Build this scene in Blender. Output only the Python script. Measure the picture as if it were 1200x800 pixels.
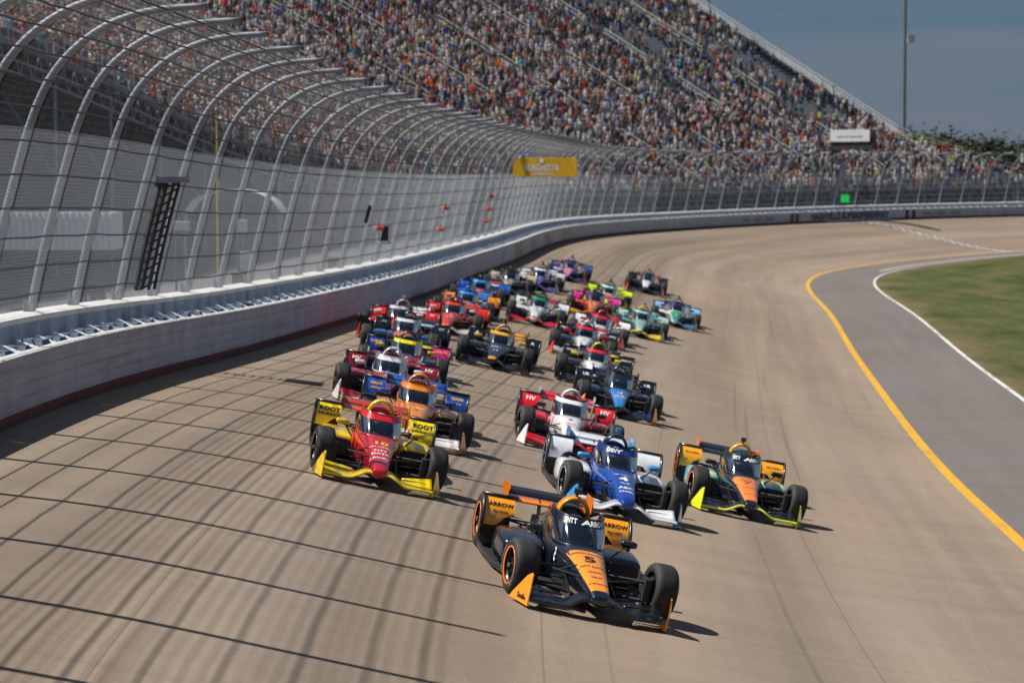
import bpy, math, random
import numpy as np
from mathutils import Vector, Matrix
random.seed(7); rng=np.random.default_rng(7)
scene=bpy.context.scene
for o in list(bpy.data.objects): bpy.data.objects.remove(o)
COL=scene.collection
PI=math.pi
# ------------------------------------------------------------------ camera
FPX=2980.0; ZC=6.0
cam_d=bpy.data.cameras.new('camera'); cam=bpy.data.objects.new('camera',cam_d); COL.objects.link(cam)
scene.camera=cam
cam.location=(0,0,ZC)
cam_d.sensor_width=36; cam_d.lens=FPX*36/1200
cam_d.clip_start=0.5; cam_d.clip_end=8000
PITCH=math.atan((400-214.6)/FPX)
cam.rotation_euler=(PI/2-PITCH,0,0)
cam_d.dof.use_dof=True; cam_d.dof.focus_distance=31.5; cam_d.dof.aperture_fstop=2.3
scene.render.resolution_x=1024; scene.render.resolution_y=682
# ------------------------------------------------------------------ light
SUNV=Vector((0.66,-0.07,-1.0)).normalized()      # direction the light travels
el=math.asin(-SUNV.z); az=math.atan2(-SUNV.x,-SUNV.y)
w=bpy.data.worlds.new('World'); scene.world=w; w.use_nodes=True
nt=w.node_tree; nt.nodes.clear()
def N(nt,t,**k):
    n=nt.nodes.new(t)
    for a,b in k.items():
        if a in n.inputs: n.inputs[a].default_value=b
        else: setattr(n,a,b)
    return n
wo=N(nt,'ShaderNodeOutputWorld'); bg=N(nt,'ShaderNodeBackground'); bg.inputs['Strength'].default_value=0.046
sky=N(nt,'ShaderNodeTexSky'); sky.sky_type='NISHITA'; sky.sun_disc=False; sky.sun_elevation=el; sky.sun_rotation=az
sky.air_density=1.0; sky.dust_density=0.6; sky.ozone_density=1.2
tc=N(nt,'ShaderNodeTexCoord'); mp=N(nt,'ShaderNodeMapping'); mp.inputs['Scale'].default_value=(2.6,2.6,30.0)
nz=N(nt,'ShaderNodeTexNoise'); nz.inputs['Scale'].default_value=1.3; nz.inputs['Detail'].default_value=5; nz.inputs['Roughness'].default_value=.5
cr=N(nt,'ShaderNodeValToRGB'); cr.color_ramp.elements[0].position=.38; cr.color_ramp.elements[1].position=.72
cr.color_ramp.elements[0].color=(0,0,0,1); cr.color_ramp.elements[1].color=(1,1,1,1)
mx=N(nt,'ShaderNodeMix'); mx.data_type='RGBA'; mx.inputs['B'].default_value=(4.3,4.3,5.3,1) if False else (0,0,0,1)
L=nt.links.new
L(tc.outputs['Generated'],mp.inputs['Vector']); L(mp.outputs[0],nz.inputs['Vector']); L(nz.outputs['Fac'],cr.inputs[0])
# thin high cloud veils most of the blue
mx.inputs['Factor'].default_value=.78
hs=N(nt,'ShaderNodeHueSaturation'); hs.inputs['Saturation'].default_value=1.3; hs.inputs['Value'].default_value=.60
L(sky.outputs[0],hs.inputs['Color'])
cloud=N(nt,'ShaderNodeValToRGB'); ce=cloud.color_ramp.elements; ce[0].position=.36; ce[0].color=(.27,.57,.92,1); ce[1].position=.64; ce[1].color=(.66,.71,.96,1)
csc=N(nt,'ShaderNodeVectorMath'); csc.operation='SCALE'; csc.inputs['Scale'].default_value=4.6; L(nz.outputs['Fac'],cloud.inputs[0]); L(cloud.outputs[0],csc.inputs[0])
L(hs.outputs[0],mx.inputs[6]); L(csc.outputs[0],mx.inputs[7]); L(mx.outputs[2],bg.inputs['Color']); L(bg.outputs[0],wo.inputs['Surface'])
sd=bpy.data.lights.new('sun','SUN'); sun=bpy.data.objects.new('sun',sd); COL.objects.link(sun)
sd.energy=5.0; sd.angle=math.radians(.53); sd.color=(1,.95,.87)
sun.rotation_euler=SUNV.to_track_quat('-Z','Y').to_euler(); sun.location=(-40,20,60)
scene.view_settings.view_transform='Standard'; scene.view_settings.look='None'; scene.view_settings.exposure=0.38; scene.view_settings.gamma=1
# ------------------------------------------------------------------ helpers
def rgb(c):   # sRGB hex -> linear
    if isinstance(c,str):
        c=c.lstrip('#'); v=[int(c[i:i+2],16)/255 for i in (0,2,4)]
        return tuple((x/12.92 if x<=.04045 else ((x+.055)/1.055)**2.4) for x in v)+(1,)
    return tuple(c)+(1,) if len(c)==3 else c
_m={}
def mat(name,color,rough=.5,metal=0,coat=0,noise=0,nscale=6,bump=0,spec=.5):
    k=(name,)
    if k in _m: return _m[k]
    m=bpy.data.materials.new(name); m.use_nodes=True; nt=m.node_tree; b=nt.nodes['Principled BSDF']
    c=rgb(color)
    b.inputs['Base Color'].default_value=c; b.inputs['Roughness'].default_value=rough; b.inputs['Metallic'].default_value=metal
    b.inputs['Coat Weight'].default_value=coat; b.inputs['Coat Roughness'].default_value=.08; b.inputs['Specular IOR Level'].default_value=spec
    if noise or bump:
        t=N(nt,'ShaderNodeTexCoord'); n=N(nt,'ShaderNodeTexNoise'); n.inputs['Scale'].default_value=nscale; n.inputs['Detail'].default_value=6
        nt.links.new(t.outputs['Object'],n.inputs['Vector'])
        if noise:
            mr=N(nt,'ShaderNodeMapRange'); mr.inputs[1].default_value=.3; mr.inputs[2].default_value=.7; mr.inputs[3].default_value=1-noise; mr.inputs[4].default_value=1+noise
            nt.links.new(n.outputs['Fac'],mr.inputs[0])
            mm=N(nt,'ShaderNodeVectorMath'); mm.operation='SCALE'; mm.inputs[0].default_value=c[:3]
            nt.links.new(mr.outputs[0],mm.inputs['Scale']); nt.links.new(mm.outputs[0],b.inputs['Base Color'])
        if bump:
            bp=N(nt,'ShaderNodeBump'); bp.inputs['Strength'].default_value=bump; bp.inputs['Distance'].default_value=.02
            nt.links.new(n.outputs['Fac'],bp.inputs['Height']); nt.links.new(bp.outputs[0],b.inputs['Normal'])
    _m[k]=m; return m
def paint(c):
    return mat('paint_'+str(c),c,rough=.28,coat=.9,noise=.07,nscale=9)
def mesh(name,V,F,m=None,smooth=False,uv=None):
    me=bpy.data.meshes.new(name); me.from_pydata([tuple(v) for v in V],[],[tuple(f) for f in F]); 
    if m: me.materials.append(m)
    if smooth: me.polygons.foreach_set('use_smooth',[True]*len(me.polygons))
    me.update(); return me
def obj(name,me,parent=None,m=None,label=None,cat=None,group=None,kind=None,mw=None):
    o=bpy.data.objects.new(name,me); COL.objects.link(o)
    if parent: o.parent=parent
    if m is not None and me is not None:
        if len(me.materials)==0: me.materials.append(m)
        o.material_slots[0].link='OBJECT'; o.material_slots[0].material=m
    if label: o['label']=label
    if cat: o['category']=cat
    if group: o['group']=group
    if kind: o['kind']=kind
    if mw is not None: o.matrix_world=mw
    return o
def empty(name,loc,label,cat,group=None,mw=None):
    o=obj(name,None,None,None,label,cat,group); o.location=loc; o.empty_display_size=.3
    if mw is not None: o.matrix_world=mw
    return o
class G:   # geometry collector
    def __init__(s): s.V=[];s.F=[]
    def add(s,V,F):
        n=len(s.V); s.V+= [tuple(v) for v in V]; s.F+=[tuple(i+n for i in f) for f in F]; return s
    def box(s,c,d,R=None):
        x,y,z=[q/2 for q in d]; V=[Vector((a*x,b*y,e*z)) for a in(-1,1) for b in(-1,1) for e in(-1,1)]
        if R is not None: V=[R@v for v in V]
        V=[v+Vector(c) for v in V]
        return s.add(V,[(0,1,3,2),(4,6,7,5),(0,4,5,1),(2,3,7,6),(0,2,6,4),(1,5,7,3)])
    def tube(s,pts,r,n=8,cap=True):
        pts=[Vector(p) for p in pts]; rs=r if hasattr(r,'__len__') else [r]*len(pts); V=[];F=[]
        ref=Vector((0,0,1))
        for i,p in enumerate(pts):
            t=(pts[min(i+1,len(pts)-1)]-pts[max(i-1,0)]).normalized()
            a=t.cross(ref)
            if a.length<.05: a=t.cross(Vector((1,0,0)))
            a.normalize(); b=t.cross(a)
            for k in range(n):
                q=2*PI*k/n; V.append(p+(a*math.cos(q)+b*math.sin(q))*rs[i])
        for i in range(len(pts)-1):
            for k in range(n):
                F.append((i*n+k,i*n+(k+1)%n,(i+1)*n+(k+1)%n,(i+1)*n+k))
        if cap: F.append(tuple(range(n))[::-1]); F.append(tuple((len(pts)-1)*n+k for k in range(n)))
        return s.add(V,F)
    def grid(s,P,closeu=False,closev=False):
        nu=len(P);nv=len(P[0]);V=[v for r in P for v in r];F=[]
        for i in range(nu if closeu else nu-1):
            for j in range(nv if closev else nv-1):
                F.append((i*nv+j,i*nv+(j+1)%nv,((i+1)%nu)*nv+(j+1)%nv,((i+1)%nu)*nv+j))
        return s.add(V,F)
    def prism(s,out,t,ax='y',y0=0):    # outline in two axes, thickness along third
        n=len(out)
        def P(a,b,c): return {'y':(a,c,b),'x':(c,a,b),'z':(a,b,c)}[ax]
        V=[P(a,b,y0-t/2) for a,b in out]+[P(a,b,y0+t/2) for a,b in out]
        F=[tuple(range(n)),tuple(range(2*n-1,n-1,-1))]+[(i,i+n,(i+1)%n+n,(i+1)%n) for i in range(n)]
        return s.add(V,F)
    def rev(s,prof,n=28,axis='y',c=(0,0,0)):   # prof: (offset along axis, radius)
        P=[]
        for k in range(n):
            q=2*PI*k/n; P.append([(c[0]+r*math.cos(q),c[1]+a,c[2]+r*math.sin(q)) if axis=='y' else (c[0]+r*math.cos(q),c[1]+r*math.sin(q),c[2]+a) for a,r in prof])
        return s.grid(P,closeu=True)
    def me(s,name,m=None,smooth=False): return mesh(name,s.V,s.F,m,smooth)
def npmesh(name,V,F,m=None,cols=None,smooth=False):
    """V (n,3), F (k,4) or (k,3) numpy"""
    me=bpy.data.meshes.new(name); nv=len(V); k,q=F.shape
    me.vertices.add(nv); me.vertices.foreach_set('co',np.ascontiguousarray(V,dtype=np.float32).ravel())
    me.loops.add(k*q); me.loops.foreach_set('vertex_index',F.astype(np.int32).ravel())
    me.polygons.add(k); me.polygons.foreach_set('loop_start',np.arange(0,k*q,q,dtype=np.int32))
    me.update(calc_edges=True)
    if cols is not None:
        at=me.color_attributes.new('Col','FLOAT_COLOR','POINT'); at.data.foreach_set('color',np.ascontiguousarray(cols,dtype=np.float32).ravel())
    if m: me.materials.append(m)
    if smooth: me.polygons.foreach_set('use_smooth',[True]*k)
    return me
# ------------------------------------------------------------------ track frame
TAB=np.array([(-20,-7.577,22.959,-3.657,-0.0119),(-15,-7.592,27.959,-3.626,0.0063),(-10,-7.513,32.958,-3.588,0.0252),(-5,-7.342,37.955,-3.565,0.0427),(0,-7.092,42.949,-3.582,0.0566),(5,-6.783,47.939,-3.656,0.0662),(10,-6.435,52.927,-3.761,0.0728),(15,-6.058,57.913,-3.854,0.0782),(20,-5.655,62.896,-3.918,0.0829),(25,-5.232,67.879,-3.969,0.0864),(30,-4.794,72.859,-4.011,0.0887),(35,-4.349,77.839,-4.044,0.0893),(40,-3.905,82.820,-4.066,0.0883),(45,-3.467,87.800,-4.080,0.0870),(50,-3.034,92.782,-4.087,0.0865),(55,-2.600,97.763,-4.084,0.0876),(60,-2.158,102.743,-4.071,0.0897),(65,-1.704,107.723,-4.052,0.0919),(70,-1.241,112.701,-4.030,0.0933),(75,-0.775,117.679,-4.009,0.0930),(80,-0.318,122.658,-3.988,0.0892),(85,0.111,127.640,-3.964,0.0825),(90,0.506,132.624,-3.940,0.0757),(95,0.871,137.611,-3.917,0.0712),(100,1.226,142.598,-3.898,0.0719),(105,1.598,147.584,-3.884,0.0777),(110,2.008,152.568,-3.873,0.0868),(115,2.471,157.546,-3.865,0.0992),(120,3.004,162.518,-3.857,0.1150),(125,3.624,167.479,-3.850,0.1345),(130,4.350,172.426,-3.841,0.1576),(135,5.202,177.353,-3.834,0.1858),(140,6.207,182.250,-3.828,0.2194),(145,7.384,187.109,-3.822,0.2566),(150,8.747,191.920,-3.814,0.2955),(155,10.296,196.673,-3.803,0.3344),(160,12.025,201.364,-3.786,0.3716),(165,13.924,205.990,-3.761,0.4076),(170,15.989,210.543,-3.732,0.4440),(175,18.219,215.018,-3.698,0.4805),(180,20.609,219.409,-3.662,0.5164),(185,23.154,223.713,-3.626,0.5514),(190,25.846,227.926,-3.591,0.5850),(195,28.673,232.050,-3.557,0.6169),(200,31.628,236.083,-3.521,0.6474),(205,34.702,240.026,-3.486,0.6769),(210,37.890,243.877,-3.450,0.7060),(215,41.189,247.635,-3.416,0.7349),(220,44.595,251.295,-3.382,0.7643),(225,48.108,254.853,-3.350,0.7939),(230,51.725,258.305,-3.319,0.8234),(235,55.442,261.649,-3.288,0.8528),(240,59.255,264.883,-3.259,0.8822),(245,63.162,268.003,-3.229,0.9115),(250,67.158,271.008,-3.201,0.9408),(255,71.241,273.894,-3.173,0.9700),(260,75.406,276.659,-3.145,0.9993),(265,79.650,279.302,-3.118,1.0285),(270,83.970,281.819,-3.092,1.0577),(275,88.362,284.210,-3.067,1.0869),(280,92.821,286.471,-3.042,1.1160),(285,97.344,288.602,-3.018,1.1451),(290,101.927,290.600,-2.995,1.1742),(295,106.566,292.465,-2.971,1.2032),(300,111.258,294.193,-2.948,1.2323),(305,115.997,295.785,-2.925,1.2613),(310,120.781,297.239,-2.901,1.2904),(315,125.605,298.552,-2.878,1.3194),(320,130.466,299.726,-2.854,1.3485)])
# run the bend on behind the camera
pre=[]; x,y,a=TAB[0,1],TAB[0,2],TAB[0,4]
for k in range(1,14):
    a-=.016; x-=5*math.sin(a); y-=5*math.cos(a); pre.append((-20-5*k,x,y,-3.657,a))
TAB=np.vstack([np.array(pre[::-1]),TAB])
DL=np.linspace(-85,320,1621)
def _cub(v):
    l=TAB[:,0]; m=np.gradient(v,l); i=np.clip(np.searchsorted(l,DL,side='right')-1,0,len(l)-2); h=l[i+1]-l[i]; t=(DL-l[i])/h
    return (2*t**3-3*t**2+1)*v[i]+(t**3-2*t**2+t)*h*m[i]+(-2*t**3+3*t**2)*v[i+1]+(t**3-t**2)*h*m[i+1]
DX,DY,DZ,DA=[_cub(TAB[:,k]) for k in (1,2,3,4)]
DZ=DZ+ZC
TB=.159; UY=15.83; UW=20.07; TB2=.008
_du=[0,2.5,4,11.5,13,UY,UW,200]; _dv=[0,.25,.49,2.065,2.30,2.60,2.64,2.64+180*TB2]
_uu=np.linspace(0,200,8001); _dd=np.convolve(np.pad(np.interp(_uu,_du,_dv),30,mode='reflect',reflect_type='odd'),np.ones(61)/61,'valid')
def drop(u): return np.interp(u,_uu,_dd)
def tp(l,u,h=0.,surf=True):
    """track frame -> world (arrays ok). h above the surface (or above the wall foot if surf False)"""
    l=np.asarray(l,float);u=np.asarray(u,float)
    X=np.interp(l,DL,DX);Y=np.interp(l,DL,DY);Z=np.interp(l,DL,DZ);A=np.interp(l,DL,DA)
    z=Z+h-(drop(np.maximum(u,0)) if surf else 0)
    return np.stack(np.broadcast_arrays(X+u*np.cos(A),Y-u*np.sin(A),z),-1)
def ang(l): return float(np.interp(l,DL,DA))
def vt(p): return Vector([float(q) for q in p])
# ------------------------------------------------------------------ ground materials
def ground_mat(name,base,kind):
    m=bpy.data.materials.new(name); m.use_nodes=True; nt=m.node_tree; b=nt.nodes['Principled BSDF']; L=nt.links.new
    uv=N(nt,'ShaderNodeUVMap'); uv.uv_map='UVMap'
    def noise(sx,sy,sc=1,det=6,ro=.6):
        mp=N(nt,'ShaderNodeMapping'); mp.inputs['Scale'].default_value=(sx,sy,1); L(uv.outputs[0],mp.inputs[0])
        n=N(nt,'ShaderNodeTexNoise'); n.inputs['Scale'].default_value=sc; n.inputs['Detail'].default_value=det; n.inputs['Roughness'].default_value=ro
        L(mp.outputs[0],n.inputs['Vector']); return n.outputs['Fac']
    def mr(x,a,b_,c,d):
        n=N(nt,'ShaderNodeMapRange'); n.inputs[1].default_value=a;n.inputs[2].default_value=b_;n.inputs[3].default_value=c;n.inputs[4].default_value=d; L(x,n.inputs[0]); return n.outputs[0]
    def mul(x,y):
        n=N(nt,'ShaderNodeMath'); n.operation='MULTIPLY'; L(x,n.inputs[0])
        if isinstance(y,(int,float)): n.inputs[1].default_value=y
        else: L(y,n.inputs[1])
        return n.outputs[0]
    b.inputs['Roughness'].default_value=.9; b.inputs['Specular IOR Level'].default_value=.12 if kind=='grass' else .25
    if kind=='grass':
        n1=noise(.35,.10,1,8,.65); n2=noise(2.5,2.5,1,8,.7)
        cr=N(nt,'ShaderNodeValToRGB'); e=cr.color_ramp.elements; e[0].position=.35; e[0].color=(.034,.046,.013,1); e[1].position=.62; e[1].color=(.105,.090,.036,1)
        k=cr.color_ramp.elements.new(.48); k.color=(.060,.074,.022,1)
        L(n1,cr.inputs[0]); f=mr(n2,.25,.75,.55,1.45)
        s=N(nt,'ShaderNodeVectorMath'); s.operation='SCALE'; L(cr.outputs[0],s.inputs[0]); L(f,s.inputs['Scale'])
        # dry earth strip along the apron edge
        sp=N(nt,'ShaderNodeSeparateXYZ'); L(uv.outputs[0],sp.inputs[0])
        ed=mr(sp.outputs[0],20.1,21.6,1,0); ed2=mul(ed,mr(noise(.6,.2,1,6,.7),.35,.6,.1,1))
        mx=N(nt,'ShaderNodeMix'); mx.data_type='RGBA'; mx.inputs[7].default_value=(.16,.115,.07,1); L(ed2,mx.inputs[0]); L(s.outputs[0],mx.inputs[6]); L(mx.outputs[2],b.inputs['Base Color'])
    else:
        st=.9 if kind=='track' else .75
        f=mr(noise(1.6,.035,1,7,.65),.3,.7,1-.10*st,1+.09*st)         # long streaks along the racing line
        f=mul(f,mr(noise(.35,.05,1,4),.3,.7,1-.13*st,1+.12*st))
        f=mul(f,mr(noise(.15,1.1,1,6,.6),.3,.7,1-.09*st,1+.08*st))    # brushed across the slab
        f=mul(f,mr(noise(9,9,1,6,.75),.25,.75,.90,1.10))
        f=mul(f,mr(noise(60,60,1,2,.5),.2,.8,.86,1.14)); f=mul(f,mr(noise(4,.9,1,8,.75),.60,.68,1,.86)); f=mul(f,mr(noise(.7,2.2,1,9,.8),.66,.72,1,.80))
        if kind=='track':
            # transverse slab joints and longitudinal paving seams
            sp=N(nt,'ShaderNodeSeparateXYZ'); L(uv.outputs[0],sp.inputs[0])
            def line(src,period,wd,val,off=0.):
                a_=N(nt,'ShaderNodeMath'); a_.operation='ADD'; a_.inputs[1].default_value=off; L(src,a_.inputs[0])
                d_=N(nt,'ShaderNodeMath'); d_.operation='PINGPONG'; d_.inputs[1].default_value=period/2; L(a_.outputs[0],d_.inputs[0])
                return mr(d_.outputs[0],wd*.4,wd,val,1)
            f=mul(f,line(sp.outputs[0],3.96,.018,.76)); f=mul(f,line(sp.outputs[1],6.1,.03,.80,.7))
            # pale scratches running diagonally
            for (a_,b__,c_) in ((1,.115,.31),(1,-.07,1.7),(1,.03,2.9)):
                dx=N(nt,'ShaderNodeVectorMath'); dx.operation='DOT_PRODUCT'; dx.inputs[1].default_value=(a_,b__,0); L(uv.outputs[0],dx.inputs[0])
                f=mul(f,line(dx.outputs['Value'],5.3,.022,1.05,c_))
            # dark rubber in two lanes
            w1=mr(noise(.5,.012,1,3,.5),.40,.62,1.04,.80); f=mul(f,w1)
            sk=mr(noise(5,.02,1,3,.4),.66,.70,1.0,.80); f=mul(f,sk)
        s=N(nt,'ShaderNodeVectorMath'); s.operation='SCALE'; s.inputs[0].default_value=base; L(f,s.inputs['Scale'])
        # hue drift
        mx=N(nt,'ShaderNodeMix'); mx.data_type='RGBA'; mx.blend_type='MULTIPLY'; mx.inputs[0].default_value=1; L(s.outputs[0],mx.inputs[6])
        c2=N(nt,'ShaderNodeValToRGB'); c2.color_ramp.elements[0].color=(1,.97,.93,1); c2.color_ramp.elements[0].position=.35; c2.color_ramp.elements[1].color=(.93,.95,1,1); c2.color_ramp.elements[1].position=.65
        L(noise(.25,.04,1,4),c2.inputs[0]); L(c2.outputs[0],mx.inputs[7]); L(mx.outputs[2],b.inputs['Base Color'])
        bp=N(nt,'ShaderNodeBump'); bp.inputs['Strength'].default_value=.25; bp.inputs['Distance'].default_value=.01; L(noise(40,40,1,4,.7),bp.inputs['Height']); L(bp.outputs[0],b.inputs['Normal'])
    return m
def strip(name,l0,l1,dl,us,h,m,surf=True,kind='structure',par=None,hf=None,label=None):
    ls=np.arange(l0,l1+dl*.5,dl); us=np.asarray(us,float)
    P=tp(ls[:,None]*np.ones(len(us)),np.ones(len(ls))[:,None]*us,h,surf)
    if hf is not None: P[...,2]+=hf(ls[:,None],us[None,:])
    nl,nu=len(ls),len(us); idx=np.arange(nl*nu).reshape(nl,nu)
    F=np.stack([idx[:-1,:-1],idx[:-1,1:],idx[1:,1:],idx[1:,:-1]],-1).reshape(-1,4)
    me=npmesh(name,P.reshape(-1,3),F,m,smooth=True)
    uvl=me.uv_layers.new(name='UVMap'); U=np.stack([np.broadcast_to(us[None,:],(nl,nu)),np.broadcast_to(ls[:,None],(nl,nu))],-1).reshape(-1,2)
    uvl.data.foreach_set('uv',U[F.ravel()].astype(np.float32).ravel())
    # make the faces look up
    o=obj(name,me,par,kind=kind,label=label); return o
def scuffed(m,sc,amt,lo=.52,hi=.66,dark=(.03,.03,.035,1)):
    nt=m.node_tree; b=nt.nodes['Principled BSDF']; L=nt.links.new; tc=N(nt,'ShaderNodeTexCoord'); mp=N(nt,'ShaderNodeMapping'); mp.inputs['Scale'].default_value=sc; L(tc.outputs['Object'],mp.inputs[0])
    n=N(nt,'ShaderNodeTexNoise'); n.inputs['Scale'].default_value=1; n.inputs['Detail'].default_value=7; n.inputs['Roughness'].default_value=.65; L(mp.outputs[0],n.inputs['Vector'])
    mr=N(nt,'ShaderNodeMapRange'); mr.inputs[1].default_value=lo; mr.inputs[2].default_value=hi; mr.inputs[3].default_value=0; mr.inputs[4].default_value=amt; L(n.outputs['Fac'],mr.inputs[0])
    mx=N(nt,'ShaderNodeMix'); mx.data_type='RGBA'; mx.inputs[7].default_value=dark; L(mr.outputs[0],mx.inputs[0])
    src=b.inputs['Base Color'].links
    if src: L(src[0].from_socket,mx.inputs[6])
    else: mx.inputs[6].default_value=b.inputs['Base Color'].default_value
    L(mx.outputs[2],b.inputs['Base Color'])
MT=ground_mat('track_concrete',(.258,.201,.152),'track'); MA=ground_mat('apron_asphalt',(.150,.132,.122),'apron'); MG=ground_mat('infield_turf',(0,0,0),'grass')
MO=ground_mat('outer_asphalt',(.14,.135,.135),'apron')
strip('race_track',-85,320,1,np.linspace(-.4,15.85,27),0,MT)
strip('apron_road',-85,320,1,np.linspace(15.85,20.12,8),0,MA)
strip('infield_grass',-85,300,2,[20.12,21,22,24,28,34,42,52,62],0,MG,hf=lambda l,u:-.03-.004*(u-20)+.03*np.sin(l*.31+u)*np.minimum((u-20.12)/3,1))
ymat=mat('yellow_line_paint',(.62,.33,.015),.6,noise=.12,nscale=5); wmat=mat('white_line_paint',(.62,.61,.58),.6,noise=.15,nscale=5)
scuffed(ymat,(2.5,.6,1),.35,.50,.66,(.20,.15,.10,1)); scuffed(wmat,(3,.8,1),.6,.52,.60,(.16,.14,.12,1))
strip('yellow_line',-85,204,1,[15.68,15.93],.004,ymat); strip('white_line',-85,196,1,[19.98,20.14],.006,wmat)
# start / finish line : two rows of checks
chk=[G(),G()]
du=.42
for i in range(int(15.6/du)):
    for j in range(3):
        l0=199.6+j*.42+i*du*.0; u0=.25+i*du
        P=tp(np.array([l0,l0,l0+.42,l0+.42]),np.array([u0,u0+du,u0+du,u0]),.004)
        chk[(i+j)%2].add(P,[(0,1,2,3)])
sf=obj('start_line',chk[0].me('start_line_white',wmat),kind='structure')
obj('start_line_check',chk[1].me('start_line_black',mat('black_line_paint',(.05,.05,.05),.6)),parent=sf)
strip('pit_exit_line',150,215,1,[18.9,19.15],.006,mat('worn_white_paint',(.5,.49,.47),.7,noise=.3,nscale=2))
strip('outer_ground',-85,320,3,[-70,-50,-30,-15,-8,-4,-1.55],-.05,MO,surf=False)
# the wide land to the horizon
g=G(); R=4200; n=64; ring=[(0,150,-1.2)]
rr=[60,400,1200,R]
for r in rr: ring+=[(r*math.cos(2*PI*k/n),150+r*math.sin(2*PI*k/n),-1.2) for k in range(n)]
F=[(0,1+k,1+(k+1)%n) for k in range(n)]
for q in range(3): F+=[(1+q*n+k,1+(q+1)*n+k,1+(q+1)*n+(k+1)%n,1+q*n+(k+1)%n) for k in range(n)]
obj('ground',mesh('ground',ring,F,mat('field_grass',(.055,.075,.025),.9,noise=.35,nscale=.02)),kind='structure')
# ------------------------------------------------------------------ SAFER barrier + concrete wall
HW=.962; HC=1.385; OFF=1.04
face=mat('barrier_face_paint',(.42,.425,.49),.55,noise=.14,nscale=1.3,bump=.1); 
topm=mat('barrier_top_steel',(.62,.62,.62),.5,noise=.12,nscale=3)
redm=mat('barrier_skirt_red',(.14,.028,.026),.7,noise=.3,nscale=2); brn=mat('barrier_rust_face',(.42,.33,.30),.6,noise=.3,nscale=.9)
scuffed(face,(.22,.22,7),.45,.53,.70,(.05,.045,.05,1)); scuffed(brn,(.3,.3,5),.4,.5,.7,(.10,.05,.04,1)); scuffed(redm,(.5,.5,6),.5,.5,.65)
def profile_panel(l0,l1,prof,n):
    ls=np.linspace(l0,l1,n); P=[[vt(tp(l,u,h,False)) for (u,h) in prof] for l in ls]
    g=G(); g.grid(P)
    k=len(prof); g.F.append(tuple(range(k))[::-1]); g.F.append(tuple((n-1)*k+i for i in range(k)))
    return g
fp=[]   # face with four steel tubes, shallow grooves between
hs_=np.linspace(.15,HW,5)
for i in range(4):
    a,b=hs_[i],hs_[i+1]; fp+=[(-.011,a),(0,a+.011),(.004,(a+b)/2),(0,b-.011),(-.011,b)]
fp+=[(-.2,HW),(-.2,.15)]
bar=empty('crash_barrier',tp(-20,-.1,0,False),'low grey barrier with white top edge and dark red skirt along the outer track edge','barrier')
def loc(o): o.parent=bar; o.matrix_parent_inverse=Matrix.Translation(bar.location).inverted(); return o
bedges=list(np.arange(-44,80,6.1))+list(np.arange(79,215,6.1))+list(np.arange(216,318,6.1))
for i in range(len(bedges)-1):
    l0,l1=bedges[i]+.012,bedges[i+1]-.012
    if l1-l0<.5: continue
    m=brn if (80<=l0<128 and i%2==0) else face
    o=loc(obj('barrier_panel',profile_panel(l0,l1,fp,8).me('barrier_panel',m)))
    loc(obj('top_plate',profile_panel(l0,l1,[(-.205,HW+.002),(.012,HW+.002),(.016,HW+.03),(-.205,HW+.035)],8).me('top_plate',topm)))
    loc(obj('skirt',profile_panel(l0,l1,[(-.15,-.01),(-.012,-.01),(-.004,.148),(-.15,.148)],8).me('skirt',redm if not(190<l0<206) else face)))
# foam wedges between the barrier and the concrete wall
fb=G(); fb.add([(-.24,-.28,0),(.12,-.28,0),(.12,.28,0),(-.24,.28,0),(-.24,-.28,.24),(.10,-.28,.03),(.10,.28,.01),(-.24,.28,.05)],[(0,3,2,1),(4,5,6,7),(0,1,5,4),(1,2,6,5),(2,3,7,6),(3,0,4,7)])
fbm=fb.me('foam_block'); wh=mat('foam_white',(.82,.82,.84),.8,noise=.1); bl=mat('foam_blue',(.09,.13,.20),.8,noise=.15)
fbd=G(); fbd.add([(-.22,-.28,0),(.16,-.28,0),(.16,.28,0),(-.22,.28,0),(-.22,-.17,.16),(.10,-.14,.15),(.10,.22,.15),(-.22,.20,.16)],[(0,3,2,1),(4,5,6,7),(0,1,5,4),(1,2,6,5),(2,3,7,6),(3,0,4,7)]); fbdm=fbd.me('foam_spacer')
lf=np.arange(-30,300,1.22)
for i_,l in enumerate(lf[:149]):
    a=ang(l)
    for nm_,mm_,me_,dl,uu,hh in (('foam_block',wh,fbm,.60,-.34,HW-.06),('foam_spacer',bl,fbdm,.0,-.46,HW-.07)):
        o=obj(nm_,me_,m=mm_); loc(o); o.matrix_basis=Matrix.Translation(vt(tp(l+dl,uu,hh,False)))@Matrix.Rotation(-a+random.uniform(-.08,.08),4,'Z')@Matrix.Diagonal((1,random.uniform(.85,1.08),random.uniform(.8,1.05),1))
rest=G(); rest2=G()
for l in lf[149:]:
    for g_,gg_,dl,uu in ((rest,fb,.6,-.34),(rest2,fbd,0,-.46)):
        p=vt(tp(l+dl,uu,HW-.06,False)); g_.add([p+Matrix.Rotation(-ang(l),3,'Z')@Vector(v) for v in gg_.V],gg_.F)
loc(obj('foam_row',rest.me('foam_row',wh),kind='stuff')); loc(obj('foam_spacer_row',rest2.me('foam_spacer_row',bl),kind='stuff'))
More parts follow.
